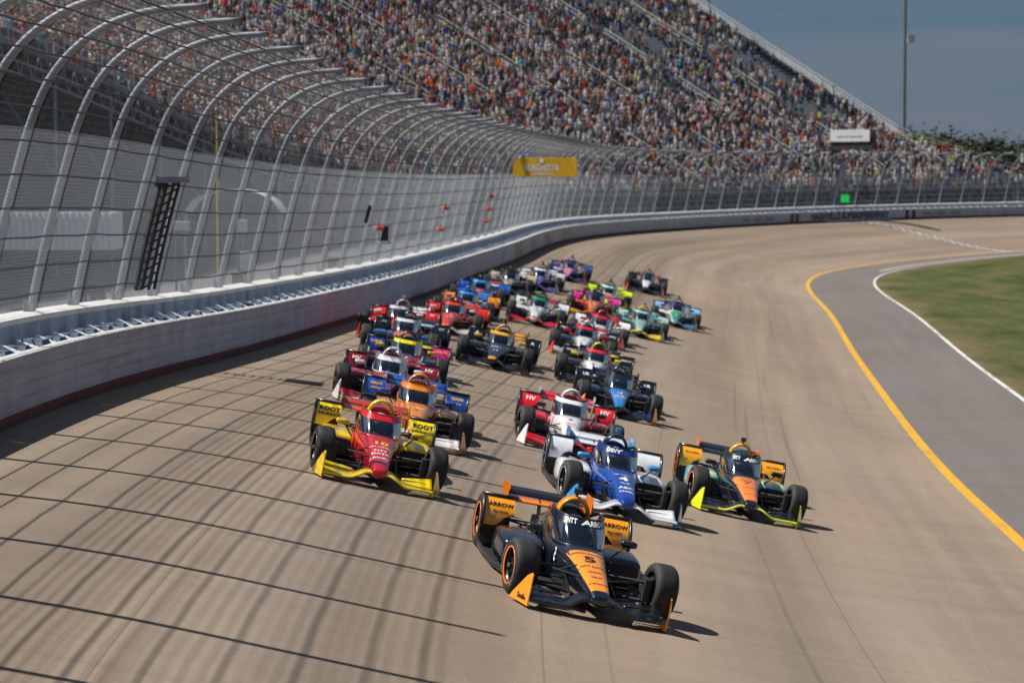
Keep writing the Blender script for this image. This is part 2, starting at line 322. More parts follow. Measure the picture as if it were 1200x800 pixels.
# concrete wall in cast sections
conc=mat('wall_concrete_blue',(.34,.40,.50),.75,noise=.15,nscale=1.5); scuffed(conc,(3,3,.35),.4,.5,.68,(.07,.07,.08,1)); capm=mat('wall_cap_white',(.72,.71,.69),.6,noise=.12,nscale=3)
wall=empty('concrete_wall',tp(-20,-1.3,0,False),'white capped blue grey concrete wall behind the low barrier, under the catch fence','wall')
def wloc(o,p=wall): o.parent=p; o.matrix_parent_inverse=Matrix.Translation(p.location).inverted(); return o
for l0 in np.arange(-60,314,6.0):
    wloc(obj('wall_section',profile_panel(l0+.01,l0+5.99,[(-1.36,-.1),(-.78,-.1),(-.86,.25),(-.9,HC-.11),(-1.30,HC-.11)],5).me('wall_section',conc)))
    wloc(obj('cap',profile_panel(l0+.008,l0+5.992,[(-1.36,HC-.108),(-.885,HC-.108),(-.885,HC-.02),(-1.0,HC+.02),(-1.36,HC+.02)],5).me('cap',capm)))
# text helper
_t={}
def textv(s,size=1,bold=.02,align='CENTER'):
    k=(s,bold,align)
    if k not in _t:
        c=bpy.data.curves.new('lettering','FONT'); c.body=s; c.size=1; c.offset=bold; c.align_x=align; c.align_y='CENTER'; c.resolution_u=2
        o=bpy.data.objects.new('lettering',c); COL.objects.link(o); bpy.context.view_layer.update()
        me=bpy.data.meshes.new_from_object(o.evaluated_get(bpy.context.evaluated_depsgraph_get()))
        _t[k]=([tuple(v.co) for v in me.vertices],[tuple(p.vertices) for p in me.polygons])
        bpy.data.objects.remove(o); bpy.data.curves.remove(c); bpy.data.meshes.remove(me)
    V,F=_t[k]; return [(x*size,y*size) for x,y,z in V],F
def text_on(name,s,size,fn,m,parent=None,bold=.02,sx=1.,world=False,root=None,lab=None):
    V,F=textv(s,size,bold); me=mesh(name,[fn(x*sx,y) for x,y in V],F,m)
    o=obj(name,me,label=lab)
    if root is not None: o.parent=root; o.matrix_parent_inverse=Matrix.Translation(root.location).inverted()
    elif parent is not None: o.parent=parent
    return o
blk=mat('print_black',(.012,.012,.014),.5); wht=mat('print_white',(.8,.8,.8),.5)
bx=G()
for l in (188.0,189.0,209.6,210.8):
    P=tp(np.array([l,l+.62,l+.62,l]),np.full(4,.012),np.array([.1,.1,.90,.90]),False); bx.add(P,[(0,1,2,3)])
loc(obj('black_bars',bx.me('black_bars',blk)))
text_on('lettering','NASHVILLE SUPERSPEEDWAY',.82,lambda x,y:vt(tp(199.3+x,.013,.5+y,False)),mat('print_wall_dark',(.012,.014,.02),.5),root=bar,bold=.05,sx=1.35)
for q in (179,181.4,183.8,213.5,216,218.5): text_on('lettering','GRAND',.5,lambda x,y:vt(tp(q+x,.013,.5+y,False)),mat('print_faded_red',(.22,.13,.13),.6),root=bar,sx=.9)
# ------------------------------------------------------------------ catch fence
galv=mat('fence_post_galvanised',(.23,.255,.29),.6,metal=.15,noise=.18,nscale=8); cabm=mat('fence_cable_dark',(.05,.055,.065),.6,metal=.3); meshm=mat('fence_mesh_wire',(.44,.48,.53),.6,metal=.1)
fence=empty('catch_fence',tp(0,-1.15,HC,False),'tall curved catch fence of grey pipe posts, cables and mesh leaning over the track','fence')
PROF=[(0,0),(.17,.8),(.37,1.6),(.6,2.42),(.78,3.05),(1.08,3.78),(1.5,4.28),(2.05,4.66),(2.6,4.84),(3.1,4.90),(3.62,4.92)]
PROF=[tuple(q) for q in PROF]
for _ in range(3): PROF=[PROF[0]]+[tuple(np.array(a)*(1-f)+np.array(b)*f) for a,b in zip(PROF[:-1],PROF[1:]) for f in (.25,.75)]+[PROF[-1]]
pc=np.array(PROF); pcs=np.concatenate([[0],np.cumsum(np.hypot(*np.diff(pc,axis=0).T))])
def fpt(s): return np.interp(s,pcs,pc[:,0]),np.interp(s,pcs,pc[:,1])
UP=-1.12
def F3(l,s,off=0.):
    x,h=fpt(s); return tp(l,UP+x+off,HC+.01+h,False)
pg=G(); ss=np.linspace(0,pcs[-1],34); pts=[Vector((float(fpt(s)[0]),0,float(fpt(s)[1]))) for s in ss]
pg.tube(pts,[.078-.022*(s/pcs[-1]) for s in ss],10)
pm=pg.me('post',galv,smooth=True)
bg_=G(); bg_.box((-.02,0,-.02),(.34,.30,.03)); bg_.box((-.1,0,.1),(.02,.2,.24)); bpm=bg_.me('base_plate',galv)
PL=[-41,-37.6,-34.4,-31.2,-28,-24.8,-21.6,-18.5,-15.3,-12.2,-9.1,-6.0,-2.95,.24,3.45,6.99,10.34,13.72]
while PL[-1]<310: PL.append(PL[-1]+3.77)
for l in PL:
    M=Matrix.Translation(vt(tp(l,UP,HC+.01,False)))@Matrix.Rotation(-ang(l),4,'Z')@Matrix.Rotation(random.uniform(-.012,.012),4,'X')
    o=obj('post',pm,m=galv); wloc(o,fence); o.matrix_basis=M
    b_=obj('base_plate',bpm,parent=o,m=galv)
# cables: arc positions up the post
def polycable(name,s,r,l0,l1,dl,m,n=4,sag=.03,kind=None):
    ls=np.arange(l0,l1,dl); g=G(); pts=[]
    for l in ls:
        k=np.searchsorted(PL,l); 
        if 0<k<len(PL): t=(l-PL[k-1])/(PL[k]-PL[k-1]); sg=sag*4*t*(1-t)
        else: sg=0
        p=vt(F3(l,s,.085)); p.z-=sg; pts.append(p)
    g.tube(pts,r,n,cap=False); return g
CS=[.35,.85,1.35,1.85,2.4,2.95,3.5,3.95,4.4,4.85,5.3,5.75,6.15]
for s in CS: wloc(obj('cable',polycable('cable',s,.0165,-41,260,1.2,cabm).me('cable',cabm)),fence)
for s in [3.25,3.37,3.62,3.74,3.83,4.07,4.18,4.29,4.52,4.63,4.74,4.97,5.08,5.19,5.42,5.53,5.64,5.88,6.02,6.28]:
    wloc(obj('thin_cable',polycable('thin_cable',s,.0045,-41,200,1.4,cabm,3,.02).me('thin_cable',cabm)),fence)
# top rail joining the post tips
def wires(segA,segB,r):
    """triangular prisms between points A and B (arrays n,3)"""
    d=segB-segA; d/=np.linalg.norm(d,axis=1)[:,None]; ref=np.array([0.3,.9,.1]); a=np.cross(d,ref); a/=np.linalg.norm(a,axis=1)[:,None]; b=np.cross(d,a)
    V=[]
    for P in (segA,segB):
        for k in range(3):
            q=2*PI*k/3; V.append(P+(a*math.cos(q)+b*math.sin(q))*r)
    V=np.stack(V,1); n=len(segA); base=(np.arange(n)*6)[:,None]
    F=np.concatenate([base+np.array([[0,1,4,3]]),base+np.array([[1,2,5,4]]),base+np.array([[2,0,3,5]])],0)
    return V.reshape(-1,3),F
A=[];B=[]
def addseg(P,Q): A.append(P);B.append(Q)
S0,S1=.02,3.12
for (l0,l1,stp,hs) in ((-41,70,.062,.062),(70,160,.10,.10),(160,285,.16,.16)):
    lv=np.arange(l0,l1,stp)
    for k in range(3):
        sa,sb=S0+(S1-S0)*k/3,S0+(S1-S0)*(k+1)/3; addseg(F3(lv,sa,.095),F3(lv,sb,.095))
    lh=np.arange(l0,l1+.01,3.0 if l0<160 else 4.0)
    for s in np.arange(S0,S1,hs): addseg(F3(lh[:-1],s,.095),F3(lh[1:],s,.095))
V,F=wires(np.concatenate(A),np.concatenate(B),.0026)
wloc(obj('wire_mesh',npmesh('wire_mesh',V,F,meshm),kind='stuff'),fence)
A=[];B=[]
lv=np.arange(-41,130,.46)
sk=np.linspace(3.12,6.4,9)
for k in range(8): addseg(F3(lv,sk[k],.09),F3(lv,sk[k+1],.09))
V,F=wires(np.concatenate(A),np.concatenate(B),.0022)
wloc(obj('tie_wire',npmesh('tie_wire',V,F,cabm),kind='stuff'),fence)
A=[];B=[]
lv=np.arange(-41,150,.14); sk=np.linspace(3.12,6.4,9)
for k in range(8): addseg(F3(lv,sk[k],.095),F3(lv,sk[k+1],.095))
lh=np.arange(-41,151,3.0)
for s in np.arange(3.2,6.4,.14): addseg(F3(lh[:-1],s,.095),F3(lh[1:],s,.095))
V,F=wires(np.concatenate(A),np.concatenate(B),.0022)
wloc(obj('overhang_mesh',npmesh('overhang_mesh',V,F,mat('overhang_wire',(.13,.14,.16),.6)),kind='stuff'),fence)
# top bead of the mesh
wloc(obj('mesh_edge',polycable('mesh_edge',3.12,.009,-41,285,1.2,galv,4,0).me('mesh_edge',galv)),fence)
# red signal lamps and other fittings on the fence
redl=mat('red_marker',(.62,.06,.04),.5)
def onray(px,py,Y):   # point at photograph pixel px,py and depth Y (metres ahead of the camera)
    c,s=math.cos(PITCH),math.sin(PITCH); x=(px-600)/FPX; v=(400-py)/FPX; D=Y/(c+s*v)
    return Vector((x*D,Y,ZC+D*(v*c-s)))
def fence_point(px,py):
    best=None
    for l in np.arange(0,250,.5):
        for s in np.arange(.2,6.3,.1):
            p=F3(l,s,.1); q=p-np.array([0,0,ZC]); D=q[1]*math.cos(PITCH)-q[2]*math.sin(PITCH); X=600+FPX*q[0]/D; Y=400-FPX*(q[1]*math.sin(PITCH)+q[2]*math.cos(PITCH))/D
            e=(X-px)**2+(Y-py)**2
            if best is None or e<best[0]: best=(e,l,s,p)
    return best
LS=np.arange(0,250,.5)[:,None]*np.ones(62); SS=np.ones(500)[:,None]*np.arange(.2,6.4,.1)[:62]
FP=F3(LS,SS,.13)
def fence_at(px,py):
    q=FP-np.array([0,0,ZC]); D=q[...,1]*math.cos(PITCH)-q[...,2]*math.sin(PITCH); X=600+FPX*q[...,0]/D; Y=400-FPX*(q[...,1]*math.sin(PITCH)+q[...,2]*math.cos(PITCH))/D
    e=(X-px)**2+(Y-py)**2; i=np.unravel_index(np.argmin(e),e.shape); return float(LS[i]),float(SS[i]),vt(FP[i])
lampm=G(); lampm.rev([(-.05,0),(-.05,.10),(.03,.14),(.06,.10),(.06,0)],10,'z'); lampm.box((0,0,.09),(.06,.06,.1)); lam=lampm.me('marker_lamp',redl)
for i,(px,py,lb) in enumerate([(522,243,'upper red marker lamp of the left pair on the fence'),(516,268,'lower red marker lamp of the left pair on the fence'),(575,230,'topmost red marker lamp of the right trio on the fence'),(572,245,'middle red marker lamp of the right trio on the fence'),(569,259,'lowest red marker lamp of the right trio on the fence'),(443,266,'red marker lamp on the fence beside the white framed monitor')]):
    l,s,p=fence_at(px,py); obj('marker_lamp',lam,m=redl,label=lb,cat='lamp',group='red marker lamps on the fence').matrix_world=Matrix.Translation(p)@Matrix.Scale(1.5,4)
# yellow advertising board hung on the fence
l,s,p=fence_at(601,207); l2,s2,p2=fence_at(676,207)
YB=min(p.y,p2.y)-2.2; bo=onray(638.5,196,YB); ax=(onray(676,196,YB-.9)-onray(601,196,YB+.9)); Wd=ax.length; ax.normalize(); upb=Vector((0,-.12,1)).normalized(); upb=(upb-ax*upb.dot(ax)).normalized(); nb=ax.cross(upb)
Mb=Matrix((ax,upb,nb)).transposed().to_4x4(); Mb.translation=bo
board=empty('advertising_board',bo,'yellow advertising board with white lettering hung on the curved catch fence','sign',mw=Mb)
bh=22/FPX*YB; ks=YB/146
g=G(); g.box((0,0,0),(Wd,bh,.05)); obj('board_panel',g.me('board_panel',mat('board_yellow',(.80,.46,.02),.5,noise=.08,nscale=.8)),board)
g=G(); 
for q in (-1,1): g.box((q*Wd*.35,0,-.06),(.08,bh*1.2,.06))
obj('bracket',g.me('bracket',galv),board)
text_on('lettering','BORCHETTA',.50*ks,lambda x,y:(x-.05*Wd,y-.04*ks,.032),wht,parent=board,bold=.045,sx=.78)
text_on('lettering','BOURBON',.22*ks,lambda x,y:(x-.05*Wd,y-.38*ks,.032),wht,parent=board,bold=.03,sx=1.1)
g=G(); g.rev([(0,.0),(0,.14*ks),(.02,.14*ks),(.02,0)],12,'z',(-.04*Wd,.37*ks,.028)); obj('emblem',g.me('emblem',wht),board)
# ------------------------------------------------------------------ grandstand
SP=np.array([(-33,40),(-29.2,58),(-26,75),(-22.5,98),(-18.5,124),(-14,152),(-9,180),(-2,205),(8,227),(22,248),(40,268),(60,287)],float)
_sd=np.concatenate([[0],np.cumsum(np.hypot(*np.diff(SP,axis=0).T))])
SM=np.linspace(0,_sd[-1],400)
def _sp(v):
    m=np.gradient(v,_sd); i=np.clip(np.searchsorted(_sd,SM,side='right')-1,0,len(_sd)-2); h=_sd[i+1]-_sd[i]; t=(SM-_sd[i])/h
    return (2*t**3-3*t**2+1)*v[i]+(t**3-2*t**2+t)*h*m[i]+(-2*t**3+3*t**2)*v[i+1]+(t**3-t**2)*h*m[i+1]
SX,SY=_sp(SP[:,0]),_sp(SP[:,1]); STH=np.arctan2(np.gradient(SX),np.gradient(SY))
k_=np.ones(41)/41; STH=np.convolve(np.pad(STH,20,mode='edge'),k_,'valid')
SE_Y=[40,105,117,135,145,167,192,226,264,290]; SE_Z=[9.5,6.0,5.0,2.9,1.9,.6,-.3,-1.3,-.75,-.35]
SEL=np.interp(SY,SE_Y,SE_Z); SEL=np.convolve(np.pad(SEL,15,mode='edge'),np.ones(31)/31,'valid')+ZC
MEND=_sd[-1]
def sp3(m,t,h=0.):
    """m along the front, t metres back from the front row, h up"""
    m=np.asarray(m,float); t=np.asarray(t,float); m,t=np.broadcast_arrays(m,t); m=np.minimum(m,MEND-12.5*np.clip((t-1)/9,0,1))
    X=np.interp(m,SM,SX);Y=np.interp(m,SM,SY);Z=np.interp(m,SM,SEL);A=np.interp(m,SM,STH)
    return np.stack(np.broadcast_arrays(X-t*np.cos(A),Y+t*np.sin(A),Z+h),-1)
def sang(m): return np.interp(m,SM,STH)
RD,RH,NR=.82,.43,64
stand=empty('grandstand',sp3(MEND,0),'huge steel grandstand packed with spectators rising behind the catch fence','grandstand')
def sloc(o): return wloc(o,stand)
alum=mat('bleacher_aluminium',(.24,.27,.31),.5,metal=.25,noise=.15,nscale=2); deckm=mat('bleacher_deck',(.11,.125,.145),.7,noise=.2,nscale=1.5); dark=mat('steel_dark',(.045,.05,.055),.7,metal=.2,noise=.2,nscale=1)
ms=np.linspace(0,MEND,90)
prof=[]
for r in range(NR):
    prof+=[(r*RD,r*RH),( (r+1)*RD,r*RH)]
prof=np.array(prof); P=sp3(ms[:,None]*np.ones(len(prof)),np.ones(len(ms))[:,None]*prof[:,0],prof[:,1][None,:])
idx=np.arange(P.shape[0]*P.shape[1]).reshape(P.shape[:2]); Fq=np.stack([idx[:-1,:-1],idx[:-1,1:],idx[1:,1:],idx[1:,:-1]],-1).reshape(-1,4)
sloc(obj('seating_deck',npmesh('seating_deck',P.reshape(-1,3),Fq,deckm)))
gB=G()
for r in range(1,NR):
    t0=r*RD+.36; h0=r*RH+.40
    for (tt,hh) in ((t0,h0),):
        P=[[vt(q) for q in sp3(ms,np.full(len(ms),tt+a),hh+b)] for a,b in ((-.14,0),(.14,0),(.14,-.05),(-.14,-.05))]
        gB.grid(P,closeu=True)
sloc(obj('bench_row',gB.me('bench_row',alum),kind='stuff'))
# front parapet, rails, underside structure
frm=mat('stand_rail_grey',(.33,.35,.37),.5,metal=.3); beige=mat('stair_rail_pale',(.55,.53,.47),.5)
def along(name,t,h,r,m,n=5,m0=0,m1=None):
    mm=np.linspace(m0,m1 or MEND,110); g=G(); g.tube([vt(q) for q in sp3(mm,np.full(len(mm),t),h)],r,n,cap=False); return sloc(obj(name,g.me(name,m)))
for h in (.15,.65,1.1): along('front_rail',-.35,h,.03,frm)
g=G()
for m in np.arange(0,MEND,2.4): p=vt(sp3(m,-.35)); g.tube([p+Vector((0,0,-.3)),p+Vector((0,0,1.12))],.03,5)
sloc(obj('rail_post',g.me('rail_post',frm),kind='stuff'))
g=G(); g.grid([[vt(q) for q in sp3(ms,np.full(len(ms),-.45+a),b)] for a,b in ((0,-.16),(0,.04),(.2,.04),(.2,-.16))],closeu=True); sloc(obj('front_beam',g.me('front_beam',mat('beam_grey',(.12,.13,.145),.6,noise=.2))))
for h in (-.62,-1.15): along('truss_chord',-.2,h,.055,frm)
for i_,m in enumerate(np.arange(1,MEND-2,1.6)):
    if i_%4==0: g=G()
    a=vt(sp3(m,-.2,-.1)); b=vt(sp3(m+.8,-.2,-1.15)); c=vt(sp3(m+1.6,-.2,-.1)); g.tube([a,b,c],.03,4)
    if i_%4==3: sloc(obj('truss_web',g.me('truss_web',frm)))
# skirt behind the front : dark cladding down to the ground a few metres back
g=G(); mm=np.linspace(0,MEND,60)
Pt=sp3(mm,np.full(60,2.4),1.2); Pb=sp3(mm,np.full(60,2.4),0); Pb[:,2]=1.2
g.grid([[vt(a) for a in Pt],[vt(a) for a in Pb]]); sloc(obj('under_cladding',g.me('under_cladding',mat('cladding_dark',(.04,.045,.055),.8,noise=.3,nscale=.5))))
for m in np.arange(2,MEND,8.0):
    g=G(); p=vt(sp3(m,0,-.4)); g.tube([p,Vector((p.x,p.y,1.6))],.10,6); q=vt(sp3(m,3.0,-.4)); g.tube([Vector((p.x,p.y,(p.z+1.6)/2)),q],.06,5)
    sloc(obj('support_column',g.me('support_column',frm)))
# stair aisles with pale handrails in broken runs
AIS=list(np.arange(6,MEND-4,11.5))
for i,m in enumerate(AIS):
    g=G(); P=[]
    r=random.Random(i*7+1); t=r.uniform(1,6)
    while t<NR*RD-4:
        ln=r.uniform(6,11); a=vt(sp3(m-.5,t,t/RD*RH+.95)); b=vt(sp3(m-.5,t+ln,(t+ln)/RD*RH+.95)); 
        off=Vector((0,0,.45))
        for o_ in (Vector(),-off): g.tube([a+o_,b+o_],.035,5)
        for f in (0,.33,.66,1): c=a.lerp(b,f); g.tube([c,c-Vector((0,0,.95))],.03,4)
        t+=ln+r.uniform(1.5,6)
    sloc(obj('aisle_handrail',g.me('aisle_handrail',beige)))
    g=G()
    for k in range(NR*2-1):
        tt=k*RD/2; a=sp3(np.array([m-.6,m+.6,m+.6,m-.6]),np.array([tt,tt,tt+RD/2,tt+RD/2]),(k+1)*RH/2+.01); g.add(a,[(3,2,1,0)])
        a2=np.concatenate([a[:2],a[:2]-np.array([0,0,RH/2])]); g.add(a2,[(0,1,3,2)])
    sloc(obj('aisle_stair',g.me('aisle_stair',alum),kind='stuff'))
# end railing down the far side of the stand
g=G(); tt=np.linspace(0,NR*RD,34)
for hh in (1.15,.75,.35): g.tube([vt(sp3(MEND-.05,t,t/RD*RH+hh)) for t in tt],.035,5)
for t in tt: p=vt(sp3(MEND-.05,t,t/RD*RH)); g.tube([p,p+Vector((0,0,1.2))],.03,4)
sloc(obj('end_railing',g.me('end_railing',beige)))
g=G(); pts=[vt(sp3(MEND,t,t/RD*RH-.15)) for t in tt]; low=[Vector((p.x,p.y,p.z-1.0)) for p in pts]; g.grid([pts,low]); sloc(obj('end_stringer',g.me('end_stringer',dark)))
# ------------------------------------------------------------------ crowd
def project(P):
    q=P-np.array([0,0,ZC]); c,s=math.cos(PITCH),math.sin(PITCH); D=q[...,1]*c-q[...,2]*s
    return 600+FPX*q[...,0]/D, 400-FPX*(q[...,1]*s+q[...,2]*c)/D, D
seats=[]
for r in range(NR):
    m=np.arange(.6,MEND-.5,.47); m=m+rng.uniform(-.1,.1,len(m))
    ok=np.ones(len(m),bool)
    for a in AIS: ok&=np.abs(m-a)>.68
    ok&=m<MEND-.8-12.5*np.clip((r*RD-1)/9,0,1)
    seats.append(np.stack([m[ok],np.full(ok.sum(),r)],1))
seats=np.concatenate(seats)
pos=sp3(seats[:,0],seats[:,1]*RD+.42,seats[:,1]*RH+.0)
px,py,D=project(pos)
# occupancy: nearly full, thinning high up at the far end, with small empty patches
fr=seats[:,0]/MEND; rw=seats[:,1]/NR
patch=np.sin(seats[:,0]*.21+seats[:,1]*.13)*np.sin(seats[:,0]*.083-seats[:,1]*.27+1.3)
occ=.90-.50*np.clip((fr-.80)/.12,0,1)*np.clip((rw-.18)/.25,0,1)-.22*(patch>.62)
occ=np.where((fr>.86)&(patch>.25)&(rw>.25),occ*.30,occ)
occ=np.where((seats[:,0]<95)&(seats[:,1]<2),.35,occ)
keep=(rng.uniform(size=len(seats))<occ)&(px>-110)&(px<1290)&(py>-70)&(D>20)
seats=seats[keep];pos=pos[keep];px=px[keep];py=py[keep];D=D[keep]
n=len(seats); print('crowd',n)
pal=np.array([rgb(c)[:3] for c in ['#d8d8da','#c9c9cc','#b9bcc4','#16181f','#20242e','#2a2f3d','#3a3d44','#55585f','#6b6e75','#a01c26','#c02a26','#8a1a30','#e0601e','#f07a22','#24459a','#2f62b0','#1b2a4d','#4a7fa8','#3d7f86','#5d7a50','#8a7a5a','#b8a07a','#7b5b44','#4c382c','#c7b26a','#7c3f63','#9a8fb0','#e0dcd0','#2c4a3a','#cf9a9a']])
pw=np.array([12,9,6,7,7,6,5,4,4,1.6,1.2,1.4,.6,.5,3,3,3,2.2,.8,.6,1.0,1.0,1.0,1.4,.5,1.0,1.6,6,.7,1.6]); pw/=pw.sum()
skin=np.array([rgb(c)[:3] for c in ['#b08c78','#987260','#c8a896','#6c4c3c','#a88470']]); hair=np.array([rgb(c)[:3] for c in ['#1c1512','#3a281c','#6a4c30','#a8895a','#d8d4cc','#20242e','#8a1f24','#111318']])
legc=np.array([rgb(c)[:3] for c in ['#2c3852','#1a1d24','#6a6458','#8a8070','#3b4a66','#15161a']])
def rings(R,n,col,cap=True):
    V=[];C=[];F=[]
    for (cx,cy,z,a,b) in R:
        for k in range(n):
            q=2*PI*k/n; V.append((cx+a*math.cos(q),cy+b*math.sin(q),z)); C.append(col)
    for i in range(len(R)-1):
        for k in range(n): F.append((i*n+k,i*n+(k+1)%n,(i+1)*n+(k+1)%n,(i+1)*n+k))
    if cap:
        c=len(V); V.append((R[-1][0],R[-1][1],R[-1][2]+.01)); C.append(col)
        o=(len(R)-1)*n
        for k in range(0,n,2): F.append((o+k,o+(k+1)%n,o+(k+2)%n,c))
    return V,C,F
def person_tmpl(stand_,arms):
    V=[];C=[];F=[]
    def add(r):
        k=len(V); V.extend(r[0]); C.extend(r[1]); F.extend([tuple(i+k for i in f) for f in r[2]])
    hz=.86 if stand_ else .50
    # facing local +x ; colours: 0 shirt 1 skin 2 legs 3 hair
    add(rings([(0,0,hz-.08,.12,.17),(0,0,hz+.28,.12,.19),(0,0,hz+.50,.09,.20),(0,0,hz+.57,.05,.07)],6,0,False))
    add(rings([(.01,0,hz+.56,.055,.055),(.02,0,hz+.66,.09,.08),(.015,0,hz+.74,.095,.085)],6,1,False))
    add(rings([(0,0,hz+.735,.10,.09),(-.005,0,hz+.80,.085,.08)],6,3))
    if stand_: 
        for s in(-1,1): add(rings([(0,.09*s,0,.06,.06),(0,.09*s,hz-.05,.09,.085)],4,2,False))
    else:
        for s in(-1,1):
            add(rings([(.42,.1*s,.02,.055,.055),(.40,.1*s,.50,.07,.07)],4,2,False))
            k=len(V); V.extend([(0,.18*s,hz-.06),(0,.02*s,hz-.06),(.46,.03*s,hz-.02),(.46,.17*s,hz-.02),(0,.18*s,hz+.1),(0,.02*s,hz+.1),(.46,.03*s,hz+.1),(.46,.17*s,hz+.1)]); C.extend([2]*8); F.extend([tuple(k+i for i in f) for f in ((4,5,6,7),(2,3,7,6),(0,4,7,3),(1,2,6,5))])
    for s in (-1,1):
        if arms=='up': pts=[(0,.2*s,hz+.47),(.06,.28*s,hz+.74),(.04,.22*s,hz+1.02)]
        elif arms=='fwd': pts=[(0,.21*s,hz+.46),(.06,.26*s,hz+.20),(.26,.12*s,hz+.26)]
        else: pts=[(0,.21*s,hz+.46),(.0,.26*s,hz+.18),(.08,.24*s,hz-.06)]
        k=len(V)
        for i,p in enumerate(pts):
            for a,b in ((-.04,-.035),(.045,-.03),(0,.045)): V.append((p[0]+a,p[1]+b,p[2]+(0 if arms!='fwd' else a*.3))); C.append(0 if i==0 else 1)
        for i in range(2):
            for j in range(3): F.append((k+i*3+j,k+i*3+(j+1)%3,k+i*3+3+(j+1)%3,k+i*3+3+j))
    return np.array(V),np.array(C),np.array(F)
TM=[person_tmpl(1,'down'),person_tmpl(1,'fwd'),person_tmpl(0,'fwd'),person_tmpl(0,'down'),person_tmpl(1,'up')]
tsel=rng.choice(5,n,p=[.30,.24,.26,.17,.03])
sh=np.minimum(pal[rng.choice(len(pal),n,p=pw)]*rng.uniform(.75,1.3,(n,1)),.86); sk=skin[rng.choice(5,n)]; ha=hair[rng.choice(8,n)]; lg=legc[rng.choice(6,n)]
hot=rng.uniform(size=n); sh=np.where((hot<.010)[:,None],rgb('#ff7a10')[:3],sh); sh=np.where(((hot>.02)&(hot<.022))[:,None],rgb('#c8f020')[:3],sh); sh=np.where(((hot>.028)&(hot<.032))[:,None],rgb('#20b8d8')[:3],sh); sh=np.where(((hot>.038)&(hot<.048))[:,None],rgb('#e02830')[:3],sh)
crowdm=bpy.data.materials.new('crowd_clothing'); crowdm.use_nodes=True; nt=crowdm.node_tree; at=N(nt,'ShaderNodeAttribute'); at.attribute_name='Col'; nt.links.new(at.outputs['Color'],nt.nodes['Principled BSDF'].inputs['Base Color']); nt.nodes['Principled BSDF'].inputs['Roughness'].default_value=.85
face_a=PI/2-(sang(seats[:,0])+PI/2)   # facing the track: inward direction (cos a,-sin a)
rot=-sang(seats[:,0])+rng.uniform(-.5,.5,n); scl=rng.uniform(.80,1.0,n)
vis=(px>0)&(px<1200)&(py>12)&(py<330)
order=np.argsort(np.where(vis,D,1e9)); near=order[:300]; isn=np.zeros(n,bool); isn[near]=True
Vs=[];Fs=[];Cs=[];off=0
for t in range(5):
    V,C,F=TM[t]; ii=np.where((tsel==t)&~isn)[0]; c,s=np.cos(rot[ii]),np.sin(rot[ii]); k=len(ii)
    X=(V[None,:,0]*c[:,None]-V[None,:,1]*s[:,None])*scl[ii,None]+pos[ii,0:1]; Y=(V[None,:,0]*s[:,None]+V[None,:,1]*c[:,None])*scl[ii,None]+pos[ii,1:2]; Z=V[None,:,2]*scl[ii,None]+pos[ii,2:3]
    Vs.append(np.stack([X,Y,Z],-1).reshape(-1,3))
    pc_=np.stack([sh[ii],sk[ii],lg[ii],ha[ii]],1); cc=pc_[:,C,:]; Cs.append(np.concatenate([cc,np.ones(cc.shape[:2]+(1,))],-1).reshape(-1,4))
    Fs.append((F[None]+ (np.arange(k)*len(V))[:,None,None]+off).reshape(-1,4)); off+=k*len(V)
obj('spectator_crowd',npmesh('spectator_crowd',np.concatenate(Vs),np.concatenate(Fs),crowdm,np.concatenate(Cs)),label='dense crowd of spectators in mixed colours filling the grandstand rows behind the fence',cat='crowd',kind='stuff')
